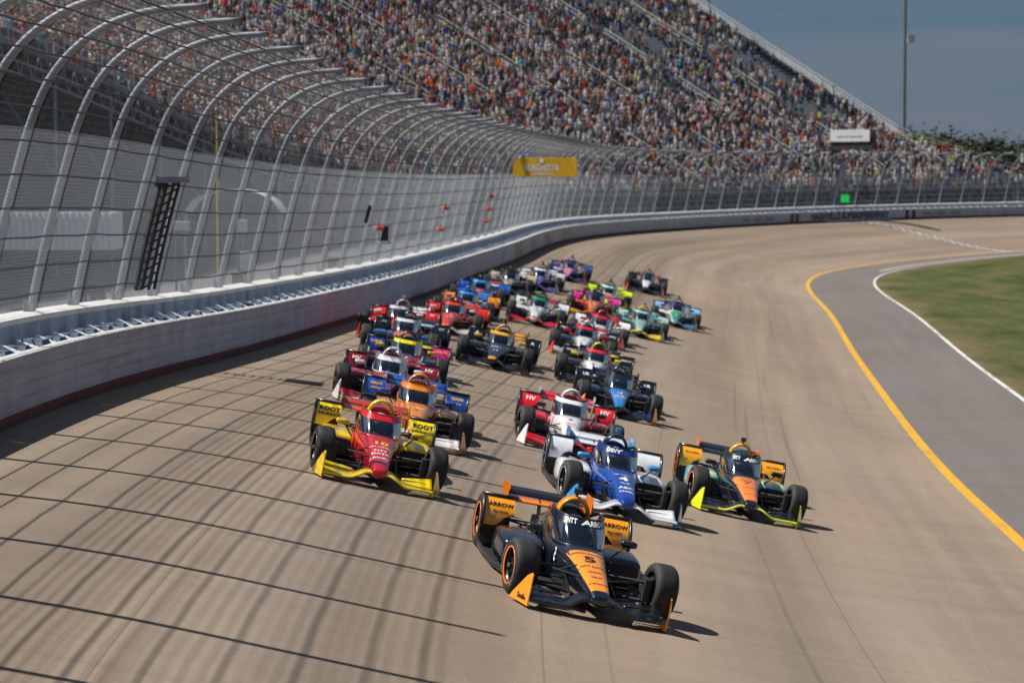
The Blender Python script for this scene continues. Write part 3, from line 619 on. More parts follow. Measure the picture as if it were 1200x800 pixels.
# nearer spectators one by one : smooth skinned bodies, parts hair
def skinned(name,joints,edges,rad,sub=1):
    me=bpy.data.meshes.new(name); me.from_pydata(joints,edges,[]); o=bpy.data.objects.new(name,me); COL.objects.link(o)
    md=o.modifiers.new('s','SKIN'); 
    for v,r in zip(me.skin_vertices[0].data,rad): v.radius=(r,r) if not hasattr(r,'__len__') else r
    me.skin_vertices[0].data[0].use_root=True
    sb=o.modifiers.new('d','SUBSURF'); sb.levels=sub; sb.render_levels=sub
    bpy.context.view_layer.update(); r=bpy.data.meshes.new_from_object(o.evaluated_get(bpy.context.evaluated_depsgraph_get())); r.name=name
    bpy.data.objects.remove(o); bpy.data.meshes.remove(me); return r
def body_variant(i,standing,arms):
    h=.90 if standing else .52
    J=[(0,0,h),(0,0,h+.22),(0,0,h+.44),(.0,0,h+.56),(.02,0,h+.66),(.02,0,h+.76)]; E_=[(0,1),(1,2),(2,3),(3,4),(4,5)]; Rr=[(.15,.12),(.15,.11),(.17,.10),.055,.085,.075]
    for s in (-1,1):
        b=len(J); J+=[(0,.17*s,h+.46)]; 
        if arms=='up': J+=[(.05,.27*s,h+.66),(.05,.22*s,h+.92),(.05,.21*s,h+1.0)]
        elif arms=='fwd': J+=[(.05,.25*s,h+.20),(.26,.14*s,h+.28),(.33,.11*s,h+.30)]
        else: J+=[(.0,.24*s,h+.18),(.06,.24*s,h-.06),(.07,.24*s,h-.14)]
        E_+=[(2,b),(b,b+1),(b+1,b+2),(b+2,b+3)]; Rr+=[.062,.045,.035,.035]
        b=len(J)
        if standing: J+=[(0,.09*s,h-.08),(0.02,.1*s,h-.45),(0,.1*s,.08),(.12,.11*s,.04)]
        else: J+=[(.03,.1*s,h-.02),(.42,.11*s,h+.02),(.40,.11*s,.10),(.5,.11*s,.05)]
        E_+=[(0,b),(b,b+1),(b+1,b+2),(b+2,b+3)]; Rr+=[.085,.065,.045,.04]
    me=skinned('body',J,E_,Rr,1)
    me.materials.append(None);me.materials.append(None);me.materials.append(None)
    for p in me.polygons:
        c=p.center; mi=0
        if c.z>h+.56 : mi=1
        elif c.z<h-.03 and (abs(c.y)<.19) or (not standing and c.x>.12 and c.z<h+.12): mi=2
        elif abs(c.y)>.2 and (c.z<h+.25 or (arms=='up' and c.z>h+.6)) or (arms=='fwd' and c.x>.14 and c.z>h+.15): mi=1
        p.material_index=mi; p.use_smooth=True
    g=G(); g.rev([(-.02,.088),(.04,.092),(.085,.07),(.11,.0)],10,'z',(.008,0,h+.725))
    return me,g.me('hair',smooth=True)
BV=[body_variant(0,1,'down'),body_variant(1,1,'fwd'),body_variant(2,0,'fwd'),body_variant(3,0,'down'),body_variant(4,1,'up')]
SHC={'white':'#d8d8da','black':'#16181f','navy blue':'#22304e','grey':'#6b6e75','dark red':'#8a1f24','orange':'#d4641c','pale blue':'#6a94b8','tan':'#a08a68','teal':'#2a8f98','green':'#3d6a48','purple':'#5c3f6e','brown':'#55402f'}
shn=list(SHC); sw=[5,5,3,4,2,2,2,2,1,1,1,1]
clo={k:mat('shirt_'+k.replace(' ','_'),v,.85) for k,v in SHC.items()}
skm=[mat('skin_%d'%i,c,.6) for i,c in enumerate(['#c08a6c','#a8714f','#d3a283','#7a4c34'])]; hrm=[mat('hair_%d'%i,c,.8) for i,c in enumerate(['#1c1512','#3a281c','#6a4c30','#a8895a'])]; lgm=[mat('trousers_%d'%i,c,.85) for i,c in enumerate(['#2c3852','#1a1d24','#6a6458'])]
posn=['standing','hands together standing','hands folded seated','seated','arms raised standing']; hnm=['black','dark brown','brown','fair']; lnm=['blue','black','khaki']; rown=['front','second','third','fourth','fifth','sixth','seventh','eighth','ninth','tenth','eleventh','twelfth','thirteenth','fourteenth','fifteenth']
USED=set()
def spectator(P,rz,t,col,sc=1.,label=None,row=0,sec=''):
    for _ in range(40):
        hk=random.randrange(4); lk=random.randrange(3); key=(t,col,lk,hk,row,sec)
        if label or key not in USED: break
        col=random.choices(shn,sw)[0]
    USED.add(key)
    label=label or f'{posn[t]} spectator, {col} shirt, {lnm[lk]} trousers, {hnm[hk]} hair, {rown[row] if row<15 else "upper"} row{sec}'
    o=empty('person',P,label or 'spectator','person','spectators in the grandstand',mw=Matrix.Translation(Vector(P))@Matrix.Rotation(rz,4,'Z')@Matrix.Scale(sc,4))
    b=obj('body',BV[t][0],o)
    for k,mm_ in enumerate((clo[col],random.choice(skm),lgm[lk])): b.material_slots[k].link='OBJECT'; b.material_slots[k].material=mm_
    obj('hair',BV[t][1],o,hrm[hk]); return o
for j in near: spectator([float(q) for q in pos[j]],float(rot[j]),int(tsel[j]),random.choices(shn,sw)[0],float(scl[j]),None,int(seats[j,1]),', left end' if px[j]<120 else '')
# ------------------------------------------------------------------ things behind the fence
def gz(l,u): return float(tp(l,u,0,False)[2])-.05
def pole(px,ytop,ybot,Y,r,label,parts=()):
    b=onray(px,ybot,Y); t=onray(px,ytop,Y); b.z=min(b.z,2.0)
    o=empty('light_pole',b,label,'pole'); g=G(); g.tube([(0,0,0),(0,0,t.z-b.z)],[r*1.2,r*.8],8); obj('pole',g.me('pole',mat('pole_grey',(.13,.14,.15),.6)),o)
    for (py,sz,mm_) in parts:
        q=onray(px,py,Y); g=G(); g.box((sz*.9,0,q.z-b.z),(sz,sz,sz*1.1)); g.box((sz*.25,0,q.z-b.z+sz*.2),(sz*.9,.1,.1)); obj('floodlight',g.me('floodlight',mm_),o)
    return o
whp=mat('plain_white_paint',(.6,.6,.6),.6,noise=.1)
pole(1059,-160,200,300,.19,'tall slim grey light pole with one small lamp behind the grandstand right end',[(46,.8,whp)])
pole(830,-60,150,330,.13,'thin dark pole rising behind the top edge of the grandstand')
o=pole(1193,158,225,300,.12,'short pale pole with a small box at the far right edge',[(185,1.0,whp)])
# starter's stand at the finish line
b0=vt(tp(199.5,-2.6,0,False)); a0=ang(199.5); Ms=Matrix.Translation(b0)@Matrix.Rotation(-a0,4,'Z')
st=empty('starter_stand',b0,'starter platform topped by a long white sign board beside the finish line','platform',mw=Ms)
sgp=onray(996,159,float(b0.y)+1); loc3=Ms.inverted()@sgp
g=G(); 
for s in (-1,1):
    for q in (0,.9): g.tube([(-.2-q,s*1.4,-1),(-.2-q,s*1.4,loc3.z-.6)],.07,6)
g.tube([(-.2,-1.4,3),(-.2,1.4,1)],.04,5); obj('frame',g.me('frame',dark),st)
Mi=Ms.inverted().to_3x3(); ex=(Mi@Vector((.88,-.47,0))); ez=Vector((0,0,1)); ey=ez.cross(ex)
Mbd=Matrix((ex,ez,ex.cross(ez))).transposed().to_4x4(); Mbd.translation=loc3
g=G(); g.box((0,0,0),(3.9,1.1,.08)); o=obj('sign_board',g.me('sign_board',mat('sign_white',(.86,.87,.88),.5,noise=.05)),st); o.matrix_basis=Mbd
t1=text_on('lettering','MUSIC CITY GRAND PRIX',.22,lambda x,y:(x,y-.12,.05),mat('print_grey',(.07,.08,.10),.5),parent=o)
g=G(); g.box((.15,-.95,-.7),(4.2,.7,1.3)); g.box((1.95,-.1,-.6),(.55,1.3,.8)); o=obj('cabin',g.me('cabin',dark),st); o.matrix_basis=Mbd
# leaning banner by the finish line
pa=vt(F3(197.6,.2,.3)); pb=vt(F3(197.6,5.6,.35)); 
ba=empty('leaning_banner',pa,'narrow pale blue banner leaning with the fence post at the finish line','banner')
g=G(); pts=[vt(F3(197.6,s,.28))-pa for s in np.linspace(.2,4.9,8)]; dirl=Vector((math.sin(ang(197)),math.cos(ang(197)),0))
g.grid([[p-dirl*.28+Vector((.03,0,0)) for p in pts],[p+dirl*.28+Vector((.03,0,0)) for p in pts],[p+dirl*.28-Vector((.03,0,0)) for p in pts],[p-dirl*.28-Vector((.03,0,0)) for p in pts]],closeu=True); obj('banner_cloth',g.me('banner_cloth',mat('banner_blue',(.22,.27,.42),.7,noise=.45,nscale=2.2)),ba)
g=G(); g.tube([p-dirl*.33 for p in pts],.04,6); obj('banner_pole',g.me('banner_pole',dark),ba)
# green signal lamp
l,s,p=fence_at(989,233); g=G(); g.box((0,0,0),(.72,.15,.72)); gm=mat('green_lamp',(.01,.6,.12),.5); gm.node_tree.nodes['Principled BSDF'].inputs['Emission Color'].default_value=(.01,.7,.12,1); gm.node_tree.nodes['Principled BSDF'].inputs['Emission Strength'].default_value=.35
gl=empty('signal_light',p,'bright green square race light mounted on the fence at the finish line','signal')
o=obj('lamp_face',g.me('lamp_face',gm),gl); g=G(); g.box((0,.14,0),(.86,.12,.86)); obj('housing',g.me('housing',dark),gl)
# white hospitality trailer seen through the mesh
tA=onray(-40,293,82); tB=onray(130,293,82); g=G(); Lx=tB.x-tA.x
tr=empty('white_trailer',(tB.x-Lx/2,82,1.9),'long white corrugated trailer parked behind the fence under the left end of the stand','trailer')
g=G(); z0=tA.z-1.9; n_=44
P=[]
for i in range(n_+1):
    x=-Lx/2+Lx*i/n_; y=.04 if i%2 else 0; P.append([(x,y,z0),(x,y,z0+1.22)])
g.grid(P); g.box((0,1.3,z0+.6),(Lx,2.45,1.2)); obj('trailer_body',g.me('trailer_body',mat('trailer_white',(.80,.82,.86),.5,noise=.05)),tr)
for s in (-.35,.3,.36):
    g=G(); g.rev([(-.12,.2),(-.12,.42),(.12,.42),(.12,.2)],14,'y',(Lx*s,.3,.42)); obj('wheel',g.me('wheel',dark),tr)
g=G(); g.box((0,1.2,z0-.15),(Lx*.98,1.6,.26)); obj('chassis',g.me('chassis',dark),tr)
def box_thing(name,x0,y0,x1,y1,Y,dep,color,label,cat,extra=None):
    a=onray(x0,y1,Y); b=onray(x1,y0,Y); c=Vector(((a.x+b.x)/2,Y,a.z)); o=empty(name,c,label,cat); g=G(); wd=b.x-a.x; ht=b.z-a.z
    g.box((0,dep/2,ht/2),(wd,dep,ht)); g.box((0,dep/2,ht+.02),(wd*1.05,dep*1.05,.05)); obj('casing',g.me('casing',mat(name+'_'+cat.replace(' ','_')+'_col',color,.6,noise=.12)),o)
    g=G(); g.box((0,-.02,ht*.5),(wd*.8,.03,ht*.8)); g.box((wd*.3,-.05,ht*.5),(.05,.04,ht*.12)); obj('door',g.me('door',mat(name+'_'+cat.replace(' ','_')+'_col',color,.6)),o)
    g=G(); gb=c.z-2.1
    for s in (-1,1): g.tube([(s*wd*.38,dep*.5,0),(s*wd*.38,dep*.5,-max(gb,.1))],.05,5)
    obj('stand_leg',g.me('stand_leg',dark),o); return o
box_thing('electrical_cabinet',281,297,293,317,73,.3,(.62,.58,.42),'beige electrical cabinet on legs behind the fence','cabinet')
box_thing('equipment_case',203,261,220,270,92,.5,(.66,.66,.66),'small white equipment case raised behind the fence, left of the yellow pole','case')
box_thing('equipment_case',277,259,288,272,92,.5,(.66,.66,.66),'small white equipment case raised behind the fence, right of the yellow pole','case')
box_thing('supply_bin',272,321,285,333,72,.4,(.22,.06,.06),'dark red supply bin just behind the concrete wall below the beige cabinet','bin')
box_thing('supply_bin',384,303,399,315,92,.5,(.5,.14,.16),'faded red supply bin behind the wall in the middle of the fence','bin')
b=onray(255,275,80); t=onray(255,140,80); o=empty('yellow_pole',b,'thin yellow pole standing upright behind the fence','pole'); g=G(); g.tube([(0,0,-(b.z-2.1)),(0,0,t.z-b.z)],.035,6); g.tube([(0,0,t.z-b.z),(0,0,t.z-b.z+.1)],.06,6); obj('shaft',g.me('shaft',mat('pole_yellow',(.6,.38,.03),.6)),o)
# dark lattice ladder tower behind the wall
la,sa,_=fence_at(160,345); lb_,sb_,_=fence_at(189,214)
def TWR(f,dl,off=.16): return vt(F3(la+(lb_-la)*f+dl,sa+(sb_-sa)*f,off))
b=TWR(0,0); o=empty('lattice_tower',b,'dark steel lattice ladder with flat grey top bar clamped to the near fence posts','ladder')
g=G()
for dl in (-.26,.26):
    for off in (.16,.42): g.tube([TWR(f,dl,off)-b for f in np.linspace(0,1,7)],.05 if off<.3 else .035,6)
obj('ladder_rail',g.me('ladder_rail',dark),o)
for k in range(12): g=G(); f=k/11.5; g.tube([TWR(f,-.26)-b,TWR(f,.26)-b],.02,5); g.tube([TWR(f,.26,.16)-b,TWR(min(1,f+.08),.26,.42)-b],.02,4); obj('rung',g.me('rung',dark),o)
g=G(); g.box(TWR(1,0,.3)-b+Vector((0,0,.06)),(.62,1.1,.12)); obj('top_bar',g.me('top_bar',galv),o)
# pale canopy roof far behind the mesh
cp=onray(272,250,100); wd_=(onray(330,250,100)-onray(214,250,100)).x; g=G(); P=[]
for i_ in range(13):
    q=-1+2*i_/12; P.append([(q*wd_/2,y_,.95*(1-q*q)**.6*(1-.0*y_)) for y_ in (0,.1,3,3.1)])
g.grid(P); cn=empty('canopy',cp,'pale grey arched canopy roof behind the fence below the grandstand','canopy'); obj('canopy_roof',g.me('canopy_roof',mat('canopy_pale',(.62,.66,.70),.7,noise=.08),True),cn)
for q in (-1,1): g=G(); g.tube([(q*wd_/2*.95,.2,.1),(q*wd_/2*.95,.2,-(cp.z-2.1))],.05,6); obj('canopy_pole',g.me('canopy_pole',frm),cn)
# white framed monitor and camera on the fence
l,s,p=fence_at(449,275); o=empty('monitor',p,'small black screen in a white frame fixed to the middle of the fence','screen'); sc_=74/FPX
g=G(); g.box((0,0,0),(14*sc_,.12,20*sc_)); obj('screen',g.me('screen',mat('screen_black',(.01,.01,.012),.3)),o)
g=G(); 
for s in (-1,1): g.box((s*9*sc_,0,0),(3*sc_,.14,26*sc_)); g.box((0,0,s*13*sc_),(21*sc_,.14,3*sc_))
obj('screen_frame',g.me('screen_frame',whp),o)
l,s,p=fence_at(430,252); o=empty('fence_camera',p,'slim black camera tube clamped upright to the fence, left of the monitor','camera'); g=G(); g.tube([(-.05,0,-.26),(.07,0,.26)],[.06,.08],8); obj('camera_body',g.me('camera_body',blk),o)
g=G(); g.tube([(.075,-.01,.26),(.09,-.01,.31)],[.085,.05],8); obj('lens_hood',g.me('lens_hood',dark),o)
# people behind the wall in the distance with raised arms
for (xx,yy,lb) in ((1112,196,'left of two white shirted spectators raising both arms near the right stand end'),(1133,194,'right of two white shirted spectators raising both arms near the right stand end')):
    best=min(range(n),key=lambda i:(px[i]-xx)**2+(py[i]-yy-8)**2); spectator([float(q) for q in pos[best]+np.array([0,0,.1])],float(rot[best]),4,'white',1.15,lb)
# ------------------------------------------------------------------ trees beyond the stand
bark=mat('tree_bark',(.07,.055,.04),.9,noise=.3)
def leafm(name,c):
    m=mat(name,c,.7,noise=.45,nscale=.35); return m
lms=[leafm('foliage_deep',(.013,.026,.008)),leafm('foliage_mid',(.022,.036,.011)),leafm('foliage_olive',(.036,.042,.014))]
def tree_tmpl(seed,H,Wd,nl):
    r=np.random.default_rng(seed); g=G(); g.tube([(0,0,0),(.1,0,H*.3),(0,.1,H*.6),(0,0,H*.85)],[.28,.2,.13,.04],7)
    cl=[]
    for k in range(9):
        a=r.uniform(0,2*PI); z=H*r.uniform(.3,.75); e=(math.cos(a)*Wd*r.uniform(.4,.8),math.sin(a)*Wd*r.uniform(.4,.8),z+H*r.uniform(.05,.2)); g.tube([(0,0,z),e],[.1,.03],5); cl.append(e)
    for k in range(12): 
        a=r.uniform(0,2*PI); q=r.uniform(.1,.85); cl.append((math.cos(a)*Wd*q,math.sin(a)*Wd*q,H*(.95-.5*q*q-r.uniform(0,.25))))
    C=np.array(cl); ci=r.integers(0,len(C),nl); P=C[ci]+r.normal(size=(nl,3))*np.array([Wd*.24,Wd*.24,H*.10]); sz=r.uniform(.28,.52,nl)
    core=r.uniform(size=nl)<.10; sz=np.where(core,sz*2.4,sz); P[core]=C[ci][core]*np.array([.8,.8,.93])+r.normal(size=(core.sum(),3))*Wd*.12
    a=r.normal(size=(nl,3)); a/=np.linalg.norm(a,axis=1)[:,None]; b=np.cross(a,r.normal(size=(nl,3))); b/=np.linalg.norm(b,axis=1)[:,None]
    V=np.stack([P-a*sz[:,None],P+b*sz[:,None]*.6,P+a*sz[:,None],P-b*sz[:,None]*.6],1).reshape(-1,3); F=np.arange(nl*4).reshape(-1,4)
    return g.me('trunk',bark,True),npmesh('crown',V,F,None)
TT=[tree_tmpl(1,15,5.5,11000),tree_tmpl(2,12,4.6,9000),tree_tmpl(3,17,5.0,11000)]
ORD=['leftmost']+[a+b for a,b in [('','second'),('','third'),('','fourth'),('','fifth'),('','sixth'),('','seventh'),('','eighth'),('','ninth'),('','tenth'),('','eleventh'),('','twelfth'),('','thirteenth'),('','fourteenth'),('','fifteenth'),('','sixteenth'),('','seventeenth'),('','eighteenth'),('','nineteenth'),('','twentieth')]+[('twenty-',q) for q in ('first','second','third','fourth','fifth','sixth','seventh','eighth','ninth')]+[('','thirtieth')]+[('thirty-',q) for q in ('first','second','third','fourth','fifth','sixth','seventh','eighth','ninth')]]+['fortieth']
kinds=['deep green broad','mid green rounded','tall olive green']
for i in range(40):
    Y=random.uniform(400,640); xpx=1040+ (i/40)*215+random.uniform(-6,6); p=onray(xpx,215,Y); k=random.randrange(3); big=1.25 if 1085<xpx<1130 and Y<500 else 1
    sc_=((random.uniform(.0105,.0145)+(.0022 if big>1 else 0))*Y+7.3)/(15,12,17)[k]
    o=empty('tree',(p.x,Y,-1.3),f'{kinds[k]} tree, {ORD[i]} from the left in the distant wooded line','tree','trees beyond the stand',mw=Matrix.Translation((p.x,Y,-1.3))@Matrix.Rotation(random.uniform(0,6.28),4,'Z')@Matrix.Diagonal((sc_*1.5,sc_*1.5,sc_,1)))
    obj('trunk',TT[k][0],o,bark); obj('crown',TT[k][1],o,lms[k])
V=[];r=rng
for i in range(14000):
    Y=r.uniform(330,560); x=Y*r.uniform(.13,.26); z=-1.2+abs(r.normal())*2.6; V.append((x,Y,z))
V=np.array(V); a=r.normal(size=V.shape)*.9; b=r.normal(size=V.shape)*.9
Q=np.stack([V-a,V+b,V+a,V-b],1).reshape(-1,3); obj('undergrowth',npmesh('undergrowth',Q,np.arange(len(Q)).reshape(-1,4),lms[2]),label='olive green undergrowth and scrub below the distant trees',cat='shrubs',kind='stuff')
# ------------------------------------------------------------------ open-wheel race car (x forward, y left, z up)
def se(t,n): c=math.cos(t);return math.copysign(abs(c)**(2/n),c)
def loft(secs,n=24,ex=3.0,skip=None,cap=True):
    """secs: (x,yc,w,zb,zt[,ex])"""
    g=G();P=[]
    for s in secs:
        x,yc,w_,zb,zt=s[:5]; e=s[5] if len(s)>5 else ex; zc=(zb+zt)/2; h=(zt-zb)/2
        P.append([(x,yc+w_*se(2*PI*k/n,e),zc+h*se(2*PI*k/n-PI/2,e)) for k in range(n)])
    nn=len(P); V=[v for r in P for v in r]; F=[]
    for i in range(nn-1):
        for k in range(n):
            f=(i*n+k,(i+1)*n+k,(i+1)*n+(k+1)%n,i*n+(k+1)%n)
            if skip:
                c=[sum(V[q][a] for q in f)/4 for a in range(3)]
                if skip(*c): continue
            F.append(f)
    if cap: F.append(tuple(range(n))); F.append(tuple((nn-1)*n+k for k in range(n))[::-1])
    g.add(V,F); return g
def sinterp(secs,x):
    S=np.array([s[:5] for s in secs][::-1]); return [float(np.interp(x,S[:,0],S[:,k])) for k in range(1,5)]
def dense(secs,m=3):
    xs=[]; 
    for a,b in zip(secs[:-1],secs[1:]): xs+=list(np.linspace(a[0],b[0],m,endpoint=False))
    xs.append(secs[-1][0]); return [(x,*sinterp(secs,x)) for x in xs]
TUB=[(2.34,0,.05,.19,.25),(2.32,0,.09,.165,.28),(2.24,0,.115,.145,.32),(2.05,0,.138,.13,.37),(1.7,0,.175,.11,.44),(1.3,0,.215,.09,.51),(.95,0,.27,.07,.56),(.65,0,.31,.05,.59),(.3,0,.335,.05,.61),(-.1,0,.345,.05,.65),(-.4,0,.30,.06,.72),(-.6,0,.26,.07,.74)]
NEX=3.2
def ztop(x,y,secs=TUB,e=NEX):
    yc,w_,zb,zt=sinterp(secs,x); q=min(.999,abs((y-yc)/w_)); return (zb+zt)/2+(zt-zb)/2*(1-q**e)**(1/e)
opening=lambda x,y,z: (-.28<x<.52) and abs(y)<.215 and z>.5
M_={}
M_['tub']=loft(dense(TUB,4),36,NEX,opening).me('tub',smooth=True)
g=G(); # cockpit liner bowl
P=[[(.53-.82*i/8,-.22+.44*j/6,.60-.26*math.sin(PI*i/8)**.5*math.sin(PI*j/6)**.5 if 0<i<8 and 0<j<6 else ztop(.53-.82*i/8,-.22+.44*j/6)-.005) for j in range(7)] for i in range(9)]
g.grid(P); M_['cockpit_liner']=g.me('cockpit_liner',smooth=True)
g=G(); g.rev([(0,.09),(.02,.105),(.02,.12),(0,.125)],16,'z'); 
M_['steering_wheel']=mesh('steering_wheel',[(.33+z*.9*.35-.02*0,y*1.0,.56+x*.75) for x,y,z in g.V],g.F)
def patch(fn,x0,x1,wf,nx=14,ny=10,lift=.004):
    P=[]
    for i in range(nx+1):
        x=x0+(x1-x0)*i/nx; w0,w1=wf(x); P.append([(x,w0+(w1-w0)*j/ny,fn(x,w0+(w1-w0)*j/ny)+lift) for j in range(ny+1)])
    g=G(); g.grid(P); return g
wn=lambda x:.885*sinterp(TUB,x)[1]
M_['nose_panel']=patch(ztop,2.22,.98,lambda x:(-wn(x),wn(x))).me('nose_panel',smooth=True)
M_['nose_tip']=patch(ztop,2.33,2.225,lambda x:(-wn(x)*1.02,wn(x)*1.02),6,10,.003).me('nose_tip',smooth=True)
g=G()
for x0 in (.93,.60,-.34):
    for (ya,yb) in ((-.97,-.66),(-.66,0),(0,.66),(.66,.97)):
        w0=sinterp(TUB,x0)[1]
        if x0<.7 and abs(ya+yb)<1.0: continue
        ys=np.linspace(ya*w0,yb*w0,6); g.grid([[(x0+d_,y,ztop(x0+d_,y)+.0055) for y in ys] for d_ in (-.004,.004)])
M_['panel_gap']=g.me('panel_gap')
g=G()
for i in range(10):
    x0=2.1-.12*i
    for s_ in (-1,1):
        y=s_*.93*sinterp(TUB,x0)[1]; z=ztop(x0,y)+.004; g.add([(x0+.008,y-.008,z),(x0+.008,y+.008,z),(x0-.008,y+.008,z),(x0-.008,y-.008,z)],[(0,1,2,3)])
M_['fastener']=g.me('fastener')
# side pods
POD=[(.27,.60,.23,.17,.395),(.24,.60,.255,.13,.43),(.08,.60,.27,.10,.455),(-.25,.60,.28,.07,.465),(-.7,.58,.27,.07,.44),(-1.05,.50,.22,.07,.40),(-1.4,.34,.15,.08,.36),(-1.8,.22,.10,.1,.3)]
def mir(g): 
    h=G(); h.add([(x,-y,z) for x,y,z in g.V],[f[::-1] for f in g.F]); return h
pl_=loft(dense(POD,3),24,4.5,cap=True)
def ptop(x,y): return ztop(x,y,POD,4.5)
bd=G(); bd.grid([[(x,.60-.25+.50*j/10,ptop(x,.60-.25+.50*j/10)+.004) for j in range(11)] for x in np.linspace(.235,.02,7)]); M_['band_l']=bd.me('sidepod_band',smooth=True); M_['band_r']=mir(bd).me('sidepod_band',smooth=True)
M_['pod_l']=pl_.me('sidepod',smooth=True); M_['pod_r']=mir(pl_).me('sidepod',smooth=True)
il=loft([(.29,.60,.222,.155,.372),(.25,.60,.24,.12,.392)],20,4.0); M_['inlet_l']=il.me('radiator_inlet'); M_['inlet_r']=mir(il).me('radiator_inlet')
ENG=[(-.30,0,.15,.50,.86),(-.36,0,.20,.42,.885),(-.6,0,.23,.3,.87),(-.9,0,.22,.2,.80),(-1.3,0,.19,.15,.69),(-1.8,0,.14,.15,.57),(-2.15,0,.10,.18,.48)]
M_['engine_cover']=loft(dense(ENG,3),24,2.4).me('engine_cover',smooth=True)
g=G(); g.prism([(-.7,.84),(-1.2,.80),(-1.95,.62),(-1.95,.5),(-.8,.66)],.012); M_['fin']=g.me('fin')
# roll hoop arch
g=G(); pts=[]
for k in range(15):
    q=PI*k/14; pts.append((-.26+.02*math.sin(q),.165*math.cos(q)*(1+.12*(1-math.sin(q))),.77+.215*math.sin(q)**.8))
P=[]
for p in pts:
    yy=p[1];zz_=p[2]; r=math.hypot(yy,zz_-.77) or 1; ny_,nz_=yy/r,(zz_-.77)/r
    P.append([(p[0]+.05,yy+ny_*.0,zz_+nz_*.0),(p[0]+.02,yy+ny_*.026,zz_+nz_*.026),(p[0]-.12,yy+ny_*.03,zz_+nz_*.03),(p[0]-.14,yy-ny_*.018,zz_-nz_*.018),(p[0]+.02,yy-ny_*.022,zz_-nz_*.022)])
g.grid(P,closev=True); M_['roll_hoop']=g.me('roll_hoop',smooth=True)
g=G(); g.tube([(-.27,0,.98),(-.27,0,1.05)],.018,8); g.box((-.25,0,1.08),(.10,.08,.07)); g.tube([(-.2,0,1.08),(-.185,0,1.08)],.028,10); M_['camera_pod']=g.me('camera_pod')
# floor
fo=[(1.05,.14),(.62,.38),(.42,.86),(.0,.93),(-.9,.955),(-1.10,.95),(-1.12,.60),(-1.85,.50),(-2.1,.45)]
g=G(); g.prism(fo+[(x,-y) for x,y in fo[::-1]],.022,'z',.055); M_['floor']=g.me('floor')
g=G()
for s in (-1,1):
    pts=[(.42,.84*s),(.0,.92*s),(-.9,.955*s),(-1.12,.955*s)]; P=[[(x,y,.066),(x,y+.012*s,.075+.03*(i/3)),(x,y+.02*s,.12+.05*(i/3)),(x,y+.008*s,.12+.05*(i/3))] for i,(x,y) in enumerate(pts)]; g.grid(P)
M_['floor_edge']=g.me('floor_edge',smooth=True)
# front wing
def wingsheet(f,y0,y1,n=16,th=.014):
    g=G();P=[]
    for i in range(n+1):
        y=y0+(y1-y0)*i/n; (xl,zl),(xt,zt)=f(y); mx_,mz=(xl*.6+xt*.4),(zl*.6+zt*.4)-.012
        P.append([(xl,y,zl),(xl-.02,y,zl+.012),(mx_,y,mz+th*.7+.006),(xt,y,zt+.003),(xt,y,zt-.003),(mx_,y,mz-th*.7),(xl-.02,y,zl-.014)])
    g.grid(P,closev=True); g.F.append(tuple(range(7))[::-1]); g.F.append(tuple(n*7+k for k in range(7))); return g
def sm(a,b,x): t=min(1,max(0,(x-a)/(b-a))); return t*t*(3-2*t)
def main(y):
    a=abs(y); zl=.100+.115*(1-sm(.14,.44,a)); xl=2.36-.06*sm(.3,.8,a)-.06*(1-sm(.1,.3,a)); return (xl,zl),(xl-.28,zl+.035)
M_['wing_main']=wingsheet(main,-.80,.80,44,.02).me('front_wing_plane',smooth=True)
def edge_(y): (xl,zl),_=main(y); return [(xl+.006,y,zl+.012),(xl+.012,y,zl-.012),(xl-.03,y,zl-.022),(xl-.05,y,zl+.020)]
g=G(); g.grid([edge_(-.80+1.60*i/44) for i in range(45)],closev=True); M_['wing_edge']=g.me('wing_leading_edge',smooth=True)
def fl(k,s):
    def f(y):
        a=abs(y); t=(a-.36)/(.80-.36); c=.05+.10*t; x0=2.10-.135*k-.04*(1-t); z0=.128+(.024+.022*t)*k; return (x0,z0),(x0-c,z0+.014+.034*t)
    return wingsheet(f,.36*s,.80*s,10,.012)
for s,n_ in ((1,'l'),(-1,'r')):
    M_['flap1_'+n_]=fl(0,s).me('flap',smooth=True); M_['flap2_'+n_]=fl(1,s).me('flap',smooth=True)
    g=G(); o_=[(2.31,.03),(2.33,.20),(2.32,.385),(2.27,.40),(2.18,.35),(2.04,.22),(1.90,.09),(1.86,.03)]
    V=[];
    for tt in (-.006,.006):
        for (x,z) in o_: V.append((x,s*(.805+.14*max(0,(2.30-x)/.45)+tt),z))
    k=len(o_); g.add(V,[tuple(range(k)),tuple(range(2*k-1,k-1,-1))]+[(i,i+k,(i+1)%k+k,(i+1)%k) for i in range(k)])
    g.add([(2.32,s*.78,.03),(1.86,s*.78,.03),(1.86,s*.95,.03),(2.32,s*.81,.03),(2.32,s*.78,.04),(1.86,s*.78,.04),(1.86,s*.95,.04),(2.32,s*.81,.04)],[(0,1,2,3),(4,7,6,5),(0,3,7,4),(1,5,6,2),(2,6,7,3),(0,4,5,1)]); M_['endplate_'+n_]=g.me('endplate')
g=G()
for s in (-1,1): g.prism([(2.26,.24),(2.22,.16),(2.02,.16),(2.02,.26)],.02,'y',s*.09)
M_['wing_pillar']=g.me('wing_pillar')
